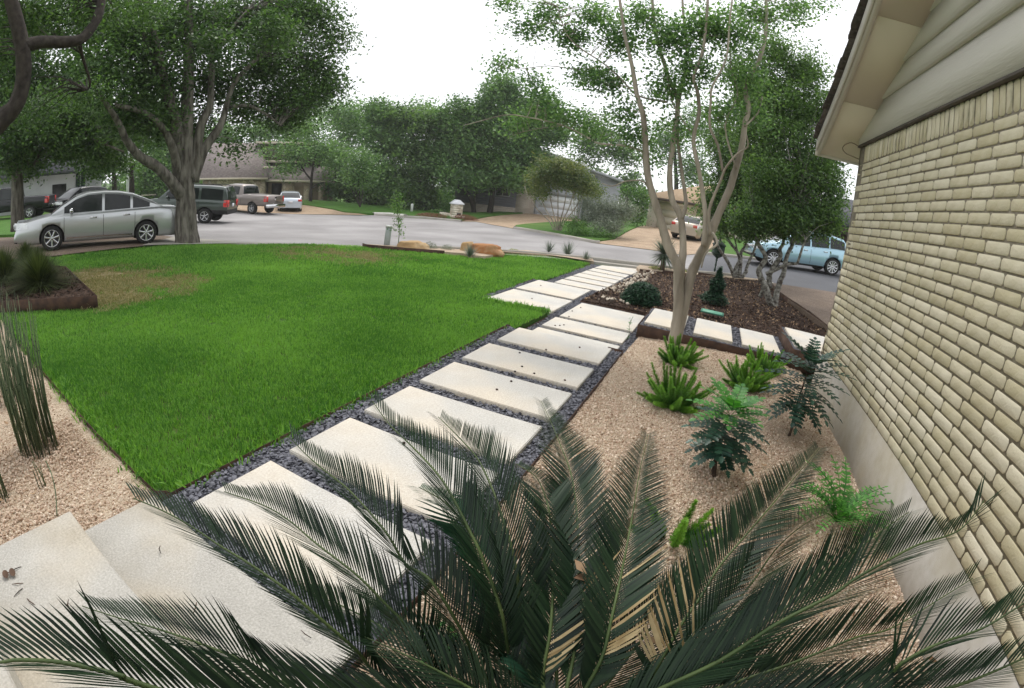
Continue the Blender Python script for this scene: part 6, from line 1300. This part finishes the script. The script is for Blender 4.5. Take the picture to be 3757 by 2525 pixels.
def car(name, label, cat, pos, head, sp, paint, group='parked vehicles'):
    """x forward, y left, z up. sp: body spec"""
    root = empty(name, pos, label, cat, group, rz=head); Lf, Wd = sp['L'], sp['W']; hw = Wd/2; x0, x1 = -sp['rear'], Lf-sp['rear']   # x=0 at rear axle
    belt, roof, low = sp['belt'], sp['roof'], sp['low']; wb, wr = sp['wb'], sp['wr']
    def wf(x):
        f = (x-x0)/Lf; e = sp.get('round',.16); return hw*(1-e*max(0,(f-.80)/.20)**2.2-e*.75*max(0,(.14-f)/.14)**2.2)
    xs = sorted(set([x0+Lf*i/54 for i in range(55)]+[x0+.01,x1-.01]+[x for a in (0,wb) for x in (a-wr*1.1,a,a+wr*1.1)]))
    mb = MB(); P_ = []
    for x in xs:
        w_ = wf(x); zb_ = ip(x,belt); zl = ip(x,low); h = zb_-zl
        sec = [(0,zl),(w_*.90,zl),(w_*.965,zl+h*.10),(w_*.99,zl+h*.32),(w_,zl+h*.55),(w_*.985,zl+h*.78),(w_*.95,zl+h*.93),(w_*.90,zb_),(w_*.6,zb_+.018),(0,zb_+.028)]
        full = sec+[(-y,z) for y,z in sec[-2:0:-1]]; P_.append([(x,y,z) for y,z in full]+[(x,0,zl)])
    n = len(P_[0])-1; b = mb.v([p for r_ in P_ for p in r_[:n]])
    for i in range(len(xs)-1):
        for j in range(n): mb.quad(b+i*n+j,b+(i+1)*n+j,b+(i+1)*n+(j+1)%n,b+i*n+(j+1)%n)
    for i,fl in ((0,0),(len(xs)-1,1)):
        c = mb.v([(xs[i],0,(ip(xs[i],belt)+ip(xs[i],low))/2)])
        for j in range(n): a_,d_ = b+i*n+j,b+i*n+(j+1)%n; mb.tri(c,(d_ if fl else a_),(a_ if fl else d_)) if fl==0 else mb.tri(c,a_,d_)
    me = mb.mesh('body',[paint,m_black]); bm = bmesh.new(); bm.from_mesh(me); bmesh.ops.recalc_face_normals(bm, faces=bm.faces); bm.to_mesh(me); bm.free()
    tmp = bpy.data.objects.new('tmp_body', me); COL.objects.link(tmp); cutm = bpy.data.meshes.new('cut'); bm = bmesh.new()
    for ax_ in (0,wb):
        for sg in (-1,1):
            r = bmesh.ops.create_cone(bm, cap_ends=True, segments=36, radius1=wr*1.14, radius2=wr*1.14, depth=.34, matrix=Matrix.Translation((ax_,sg*(hw-.06),wr*1.02))@Matrix.Rotation(pi/2,4,'X'))
    bm.to_mesh(cutm); bm.free(); ct = bpy.data.objects.new('tmp_cut', cutm); COL.objects.link(ct)
    md = tmp.modifiers.new('b','BOOLEAN'); md.operation = 'DIFFERENCE'; md.object = ct; md.solver = 'EXACT'
    bpy.context.view_layer.update(); ev = tmp.evaluated_get(bpy.context.evaluated_depsgraph_get()); nm = bpy.data.meshes.new_from_object(ev)
    bpy.data.objects.remove(tmp); bpy.data.objects.remove(ct)
    for p in nm.polygons:
        c = p.center; vv = [nm.vertices[i_].co for i_ in p.vertices]; inside = any(all(hypot(v_.x-a_,v_.z-wr*1.02) < wr*1.14+.004 for v_ in vv) for a_ in (0,wb)) and abs(c.y) < wf(c.x)*.985
        p.material_index = 1 if (inside or c.z < ip(c.x,low)+.02 or (sp.get('clad') and c.z < ip(c.x,low)+sp['clad'])) else 0; p.use_smooth = abs(p.normal.x) < .98
    nm.name = 'body'; body = link('body', nm, root)
    def ysurf(x,z):
        w_ = wf(x); zb_ = ip(x,belt); zl = ip(x,low)
        if z <= zb_: return w_*float(np.interp((z-zl)/(zb_-zl),[0,.1,.32,.55,.78,.93,1],[.90,.965,.99,1,.985,.95,.90]))
        zr_ = ip(x,roof); t = sp.get('tumble',.26)
        return w_*.90-.0-t*(z-zb_)
    # greenhouse
    cx0, cx1 = roof[0][0], roof[-1][0]; gx = sorted(set([cx0+(cx1-cx0)*i/40 for i in range(41)]+[p[0] for p in roof])); ml = [paint,m_cglass]; mb = MB(); W0,W1,R0,R1 = sp['ws']  # windshield x-range, rear glass x-range
    P_ = []
    for x in gx:
        w_ = wf(x)*.90; zb_ = ip(x,belt)-.02; zr_ = max(ip(x,roof),zb_+.01); h = zr_-zb_; t = sp.get('tumble',.26); yt = w_-t*max(0,h-.05)
        P_.append([(x,w_,zb_),(x,w_-t*h*.5,zb_+h*.5),(x,yt,zb_+h*.90),(x,yt-.07,zb_+h*.985),(x,yt*.5,zr_+.012),(x,0,zr_+.018),(x,-yt*.5,zr_+.012),(x,-yt+.07,zb_+h*.985),(x,-yt,zb_+h*.90),(x,-w_+t*h*.5,zb_+h*.5),(x,-w_,zb_)])
    b = mb.v([p for r_ in P_ for p in r_]); k = len(P_[0])
    for i in range(len(gx)-1):
        xm = (gx[i]+gx[i+1])/2
        for j in range(k-1):
            gl = 3 <= j <= 6 and (W0 < xm < W1 or R0 < xm < R1); mb.mi = 1 if gl else 0; mb.quad(b+i*k+j,b+(i+1)*k+j,b+(i+1)*k+j+1,b+i*k+j+1)
    mb.mi = 0
    for i in (0,len(gx)-1): mb.poly([P_[i][j] for j in range(k)])
    cab_ = link('cabin', mb.mesh('cabin',ml,True), root)
    for xa,xb in sp['win']:
        for sg in (-1,1):
            mb = MB(); P_ = []; nn = 10
            for i in range(nn+1):
                x = xa+(xb-xa)*i/nn; zb_ = ip(x,belt)+.025; zt = max(zb_+.005, ip(x,roof)-sp.get('head',.085)); P_.append([(x,sg*(ysurf(x,z)+.007),z) for z in (zb_,(zb_+zt)/2,zt)])
            mb.grid(P_ if sg<0 else [r_[::-1] for r_ in P_]); link('side_window', mb.mesh('side_window',m_cglass,True), root)
    for xd in sp['seams']:
        for sg in (-1,1):
            mb = MB(); P_ = []
            for i in range(9): z = ip(xd,low)+.12+(ip(xd,belt)-ip(xd,low)-.13)*i/8; y = sg*(ysurf(xd,z)+.003); P_.append([(xd-.007,y,z),(xd+.007,y,z)])
            mb.grid(P_ if sg>0 else [r_[::-1] for r_ in P_]); link('door_seam', mb.mesh('door_seam',m_black), root)
    for xh in sp['handles']:
        for sg in (-1,1):
            z = ip(xh,belt)-.14; mb = MB(); mb.box((xh,sg*(ysurf(xh,z)+.016),z),(.20,.03,.035)); link('door_handle', mb.mesh('door_handle',m_chrome if sp.get('chrome',1) else paint), root)
    for sg in (-1,1):
        xm = sp['mirror']; z = ip(xm,belt)+.06; mb = MB(); mb.ellipsoid((xm,sg*(ysurf(xm,z-.07)+.11),z+.03),(.07,.11,.075),10,6); mb.box((xm-.01,sg*(ysurf(xm,z-.07)+.02),z-.03),(.06,.1,.04)); link('mirror', mb.mesh('mirror',m_chrome if sp.get('chrome',1) else paint,True), root)
        for a_,wd_ in ((0,.24),(wb,.24)): wheel(root, a_, sg*(hw-.125), wr, wd_, sg, sp.get('spokes',7), sp.get('rimr',.66))
    def patch(nm_, mat, xa, xb, za, zb2, out=.006, both=True, n_=6, shear=0.):
        for sg in ((-1,1) if both else (1,)):
            mb = MB(); P_ = []
            for i in range(n_+1):
                x = xa+(xb-xa)*i/n_; r_ = []
                for z in (za,(za+zb2)/2,zb2): xx = x+shear*(z-za); r_.append((xx,sg*(ysurf(min(max(xx,x0+.005),x1-.005),z)+out),z))
                P_.append(r_)
            mb.grid(P_ if sg<0 else [r2[::-1] for r2 in P_]); link(nm_, mb.mesh(nm_,mat,True), root)
    def face(nm_, mat, xx, ya, yb, za, zb2, th=.02):
        mb = MB(); mb.box((xx,(ya+yb)/2,(za+zb2)/2),(th,abs(yb-ya),zb2-za)); link(nm_, mb.mesh(nm_,mat), root)
    zh = sp['lampz']; zt_ = sp['tailz']
    patch('headlight', m_lamp, x1-.42, x1-.01, zh-.09, zh+.08, .008); 
    for sg in (-1,1): face('headlight', m_lamp, x1-.004, sg*wf(x1)*.6, sg*wf(x1)*.95, zh-.06, zh+.05, .02)
    tl, th_ = sp.get('tail',(.26,.2)); patch('tail_light', m_red if sp.get('tailred',1) else m_lamp, x0+.01, x0+tl, zt_-th_/2, zt_+th_/2, .008, shear=sp.get('tshear',0))
    for sg in (-1,1): face('tail_light', m_red, x0, sg*wf(x0)*.68, sg*wf(x0)*.97, zt_-th_/2, zt_+th_/2, .03)
    face('number_plate', m_plate, x0-.02, -.16, .16, sp.get('platez',.75)-.08, sp.get('platez',.75)+.08)
    face('grille', m_black if not sp.get('chrome',1) else m_chrome, x1+.0, -.42, .42, zh-.14, zh+.03, .03)
    for i in range(3): face('grille_bar', m_black, x1+.012, -.40, .40, zh-.12+i*.05, zh-.10+i*.05, .02)
    if sp.get('strip'): patch('sill_trim', m_chrome, wr*1.3, wb-wr*1.3, ip(wb/2,low)+.09, ip(wb/2,low)+.125, .008)
    if sp.get('bumper'):
        c_ = sp['bumper']; mb = MB(); zc = ip(x0,low)+.2; 
        P_ = [[(x0-.12,y*(.98),zc+z) for z in (-.11,.11)] for y in ()]
        mb.box((x0-.04,0,zc),(.2,Wd*.94,.2)); mb.box((x0+.3,hw-.005,zc),(.6,.03,.19)); mb.box((x0+.3,-hw+.005,zc),(.6,.03,.19)); link('rear_bumper', mb.mesh('rear_bumper',c_), root)
    if sp.get('rack'):
        for sg in (-1,1):
            xa,xb = sp['rack']; mb = MB(); zz = ip((xa+xb)/2,roof)+.045; mb.tube([(xa,sg*hw*.66,zz-.03),(xa+.1,sg*hw*.66,zz),(xb-.1,sg*hw*.66,zz),(xb,sg*hw*.66,zz-.03)],.016,6); link('roof_rail', mb.mesh('roof_rail',m_black), root)
    if sp.get('extra'): sp['extra'](root, ysurf, hw, x0, x1)
    return root
def paint(name, c, metal=.5, rough=.3): return M(name, c, tuple(v*.93 for v in c), rough=rough, metal=metal, spec=.5, coat=.6, ns=1, tone=.05)
sedan = dict(L=5.12,W=1.89,rear=1.10,wb=2.87,wr=.335,low=[(-1.1,.30),(-.9,.22),(3.5,.20),(4.02,.27)],
 belt=[(-1.1,.80),(-1.07,1.0),(-.95,1.065),(-.4,1.075),(.0,1.05),(1.2,.99),(2.6,.955),(3.0,.93),(3.5,.84),(3.82,.74),(3.95,.66),(4.0,.56),(4.02,.42)],
 roof=[(-.55,1.07),(-.1,1.28),(.35,1.45),(.8,1.53),(1.3,1.555),(1.8,1.53),(2.15,1.43),(2.6,1.17),(2.92,.945)],ws=(2.1,2.9,-.5,.35),win=[(-.10,.42),(.50,1.28),(1.36,2.50)],seams=(.36,1.32,2.5),handles=(.62,1.62),mirror=2.28,lampz=.72,tailz=.90,tail=(.24,.26),tshear=.35,platez=.78,strip=1,tumble=.34,spokes=7,tailred=0,rimr=.7)
suv_m = dict(L=4.72,W=1.93,rear=.94,wb=2.824,wr=.365,low=[(-.94,.42),(-.7,.26),(3.3,.24),(3.78,.36)],
 belt=[(-.94,.80),(-.92,1.05),(-.5,1.12),(0,1.12),(1.2,1.06),(2.4,1.02),(2.9,1.0),(3.4,.93),(3.68,.80),(3.76,.62),(3.78,.5)],
 roof=[(-.84,1.10),(-.72,1.38),(-.50,1.60),(.0,1.68),(.8,1.71),(1.3,1.70),(1.7,1.64),(2.2,1.37),(2.75,1.02)],ws=(1.72,2.7,-.84,-.5),win=[(-.55,.18),(.24,1.08),(1.16,2.14)],seams=(.20,1.12,2.2),handles=(.42,1.38),mirror=2.0,lampz=.78,tailz=.98,tail=(.2,.22),clad=.10,tumble=.27,spokes=10,head=.10,rimr=.72)
exped = dict(L=5.23,W=2.0,rear=1.22,wb=3.02,wr=.395,low=[(-1.22,.50),(3.6,.38),(4.01,.45)],
 belt=[(-1.22,.95),(-1.20,1.18),(0,1.22),(1.5,1.20),(2.7,1.18),(3.3,1.14),(3.9,1.02),(4.01,.7)],
 roof=[(-1.19,1.18),(-1.12,1.6),(-.98,1.85),(0,1.90),(1.2,1.91),(1.9,1.87),(2.35,1.55),(2.8,1.18)],ws=(1.95,2.75,-1.19,-.98),win=[(-.92,.28),(.42,1.22),(1.3,2.28)],seams=(.36,1.26,2.4),handles=(.55,1.45),mirror=2.15,lampz=.92,tailz=1.05,tail=(.22,.34),clad=.22,chrome=0,tumble=.16,head=.12,rack=(-.8,1.9),spokes=5,rimr=.6,round=.10,platez=.95)
f150 = dict(L=5.7,W=2.0,rear=1.25,wb=3.53,wr=.395,low=[(-1.25,.62),(3.9,.42),(4.45,.5)],
 belt=[(-1.25,1.26),(-1.2,1.30),(.95,1.30),(1.0,1.22),(2.9,1.20),(3.6,1.17),(4.2,1.10),(4.43,.9),(4.45,.7)],
 roof=[(.98,1.22),(1.08,1.80),(1.3,1.90),(2.3,1.92),(2.7,1.85),(3.15,1.5),(3.5,1.2)],ws=(2.75,3.45,.98,1.14),win=[(1.35,1.95),(2.05,3.02)],seams=(1.04,2.0,3.1),handles=(1.5,2.25),mirror=2.95,lampz=.95,tailz=1.08,tail=(.2,.36),chrome=0,tumble=.2,head=.12,spokes=5,rimr=.58,round=.08,platez=.62)
small = dict(L=4.85,W=1.83,rear=1.05,wb=2.73,wr=.32,low=[(-1.05,.34),(-.85,.22),(3.3,.2),(3.8,.27)],
 belt=[(-1.05,.78),(-1.02,.97),(-.8,1.03),(-.3,1.03),(1.0,.96),(2.4,.93),(3.2,.82),(3.7,.66),(3.8,.42)],
 roof=[(-.62,1.03),(-.2,1.25),(.25,1.42),(.9,1.48),(1.5,1.45),(2.1,1.2),(2.6,.93)],ws=(1.65,2.55,-.6,.2),win=[(.0,.85),(.93,2.0)],seams=(.05,.9,2.1),handles=(.2,1.15),mirror=1.95,lampz=.66,tailz=.88,tail=(.2,.16),tumble=.34,spokes=6,platez=.76)
def headv(p_front, p_rear): return atan2(p_front[1]-p_rear[1], p_front[0]-p_rear[0])
def place(near_rear, near_front, sp, side):
    """near-side wheel contact points -> rear-axle centre and heading; side=+1 when the left side faces the camera"""
    a = Vector(near_rear[:2]); b = Vector(near_front[:2]); d = (b-a).normalized(); left = Vector((-d.y,d.x)); c = a-left*side*(sp['W']/2-.12); z = near_rear[2]; return (c.x,c.y,z), atan2(d.y,d.x)
def park(name, label, cat, rr, ff, sp, pt, side, zoff=0.):
    pos, hd_ = place(rr, ff, sp, side); d = Vector((cos(hd_),sin(hd_))); zr0 = gz(pos[0],pos[1]); f_ = (pos[0]+d.x*sp['wb'],pos[1]+d.y*sp['wb']); zf0 = gz(*f_)
    o = car(name, label, cat, (pos[0],pos[1],zr0+.012+zoff), hd_, sp, pt); o.rotation_euler = (0,-math.atan2(zf0-zr0,sp['wb']),hd_); return o
pr_, pf_ = hit(535,896), hit(190,923)
park('silver_sedan','silver four door sedan parked in the driveway beside the oak','car',pr_,pf_,sedan,paint('silver_paint',(.50,.515,.52),.6,.3),1,.02).scale = (.955,.955,.955)
# pale blue crossover across the street
r0 = atd(3046,1012,22.6); f0 = atd(2836,979,21.6)
park('blue_crossover','pale blue crossover car parked at the kerb beyond the mulch bed trees','car',r0,f0,suv_m,paint('pale_blue_paint',(.36,.55,.64),.45,.25),1)
# green suv
r0 = atd(750.5,823,26.2); e_ = atd(560,805,27.4)
park('green_suv','dark gray green suv half hidden behind the oak trunk','suv',r0,e_,exped,paint('dark_green_paint',(.055,.072,.062),.5,.3),1)
def bumperx(rt, ys, hw, x0, x1):
    mb = MB(); mb.box((x0-.06,0,.62),(.18,1.9,.22)); link('rear_bumper', mb.mesh('rear_bumper',m_chrome), rt)
    mb = MB(); mb.box((x0-.012,0,1.05),(.03,1.5,.46)); link('tailgate', mb.mesh('tailgate',_M['taupe_paint_car']), rt)
    mb = MB(); mb.box((x0-.035,0,1.18),(.02,.2,.07)); link('tailgate_handle', mb.mesh('tailgate_handle',m_black), rt)
    mb = MB(); mb.ellipsoid((x0-.03,0,1.03),(.012,.10,.045),14,6); link('badge', mb.mesh('badge',m_chrome), rt)
paint('taupe_paint_car',(.25,.215,.195),.5,.35); f150['extra'] = bumperx
r0 = atd(924.5,790,34); r1 = atd(838,785,35.6)
park('pickup_truck','taupe crew cab pickup truck with chrome rear bumper in the cul-de-sac','pickup',r0,r1,f150,_M['taupe_paint_car'],1)
r0 = atd(1057,786,36.2); pz = gz(r0.x,r0.y); hd_ = headv(atd(924,790,34+3.2),r0)+.12
o = car('white_sedan','pale silver blue sedan parked beyond the taupe pickup','car',(r0.x-.9,r0.y+.9,gz(r0.x,r0.y)),atan2(.62,-.78),small,paint('pale_silver_paint',(.55,.60,.66),.5,.3))
# black suv and black truck on the far left
r0 = atd(372,752,35.5); f0 = atd(226,759,33.5)
park('black_suv','glossy black suv parked in front of the pale walled house','suv',r0,f0,suv_m,M('black_paint',(.008,.009,.011),(.012,.012,.014),rough=.2,spec=.35),1)
r0 = atd(108,760,33.5); f0 = atd(-30,770,34.5)
park('black_pickup','black pickup truck partly hidden by the left tree trunk','pickup',r0,f0,f150 | dict(extra=None,chrome=0),_M['black_paint'],1)
# beige car in the right driveway, seen from behind
c_ = atd(2502,885,28.6); hd_ = atan2(c_.y,c_.x)-.28
car('beige_sedan','beige gold sedan parked facing away in the right driveway','car',(c_.x+cos(hd_)*1.0,c_.y+sin(hd_)*1.0,gz(c_.x,c_.y)+.02),hd_,small | dict(platez=.6,tailred=0),paint('beige_paint',(.46,.39,.31),.5,.35))

# ------------------------------------------------------------------ humid air
hz = MB(); zlo, zhi = -9., 34.
hz.slab(-190,190,-150,190,zlo,zhi)
hm = bpy.data.materials.new('haze'); hm.use_nodes = True; t = hm.node_tree; t.nodes.remove(t.nodes['Principled BSDF'])
pvn = t.nodes.new('ShaderNodeVolumePrincipled'); pvn.inputs['Color'].default_value = (.93,.94,.96,1); pvn.inputs['Density'].default_value = HZ; pvn.inputs['Anisotropy'].default_value = .3
t.links.new(pvn.outputs[0], t.nodes['Material Output'].inputs['Volume'])
ho = hz.build('haze', hm); ho['kind'] = 'stuff'
sc.cycles.volume_bounces = 1; sc.cycles.volume_step_rate = 5
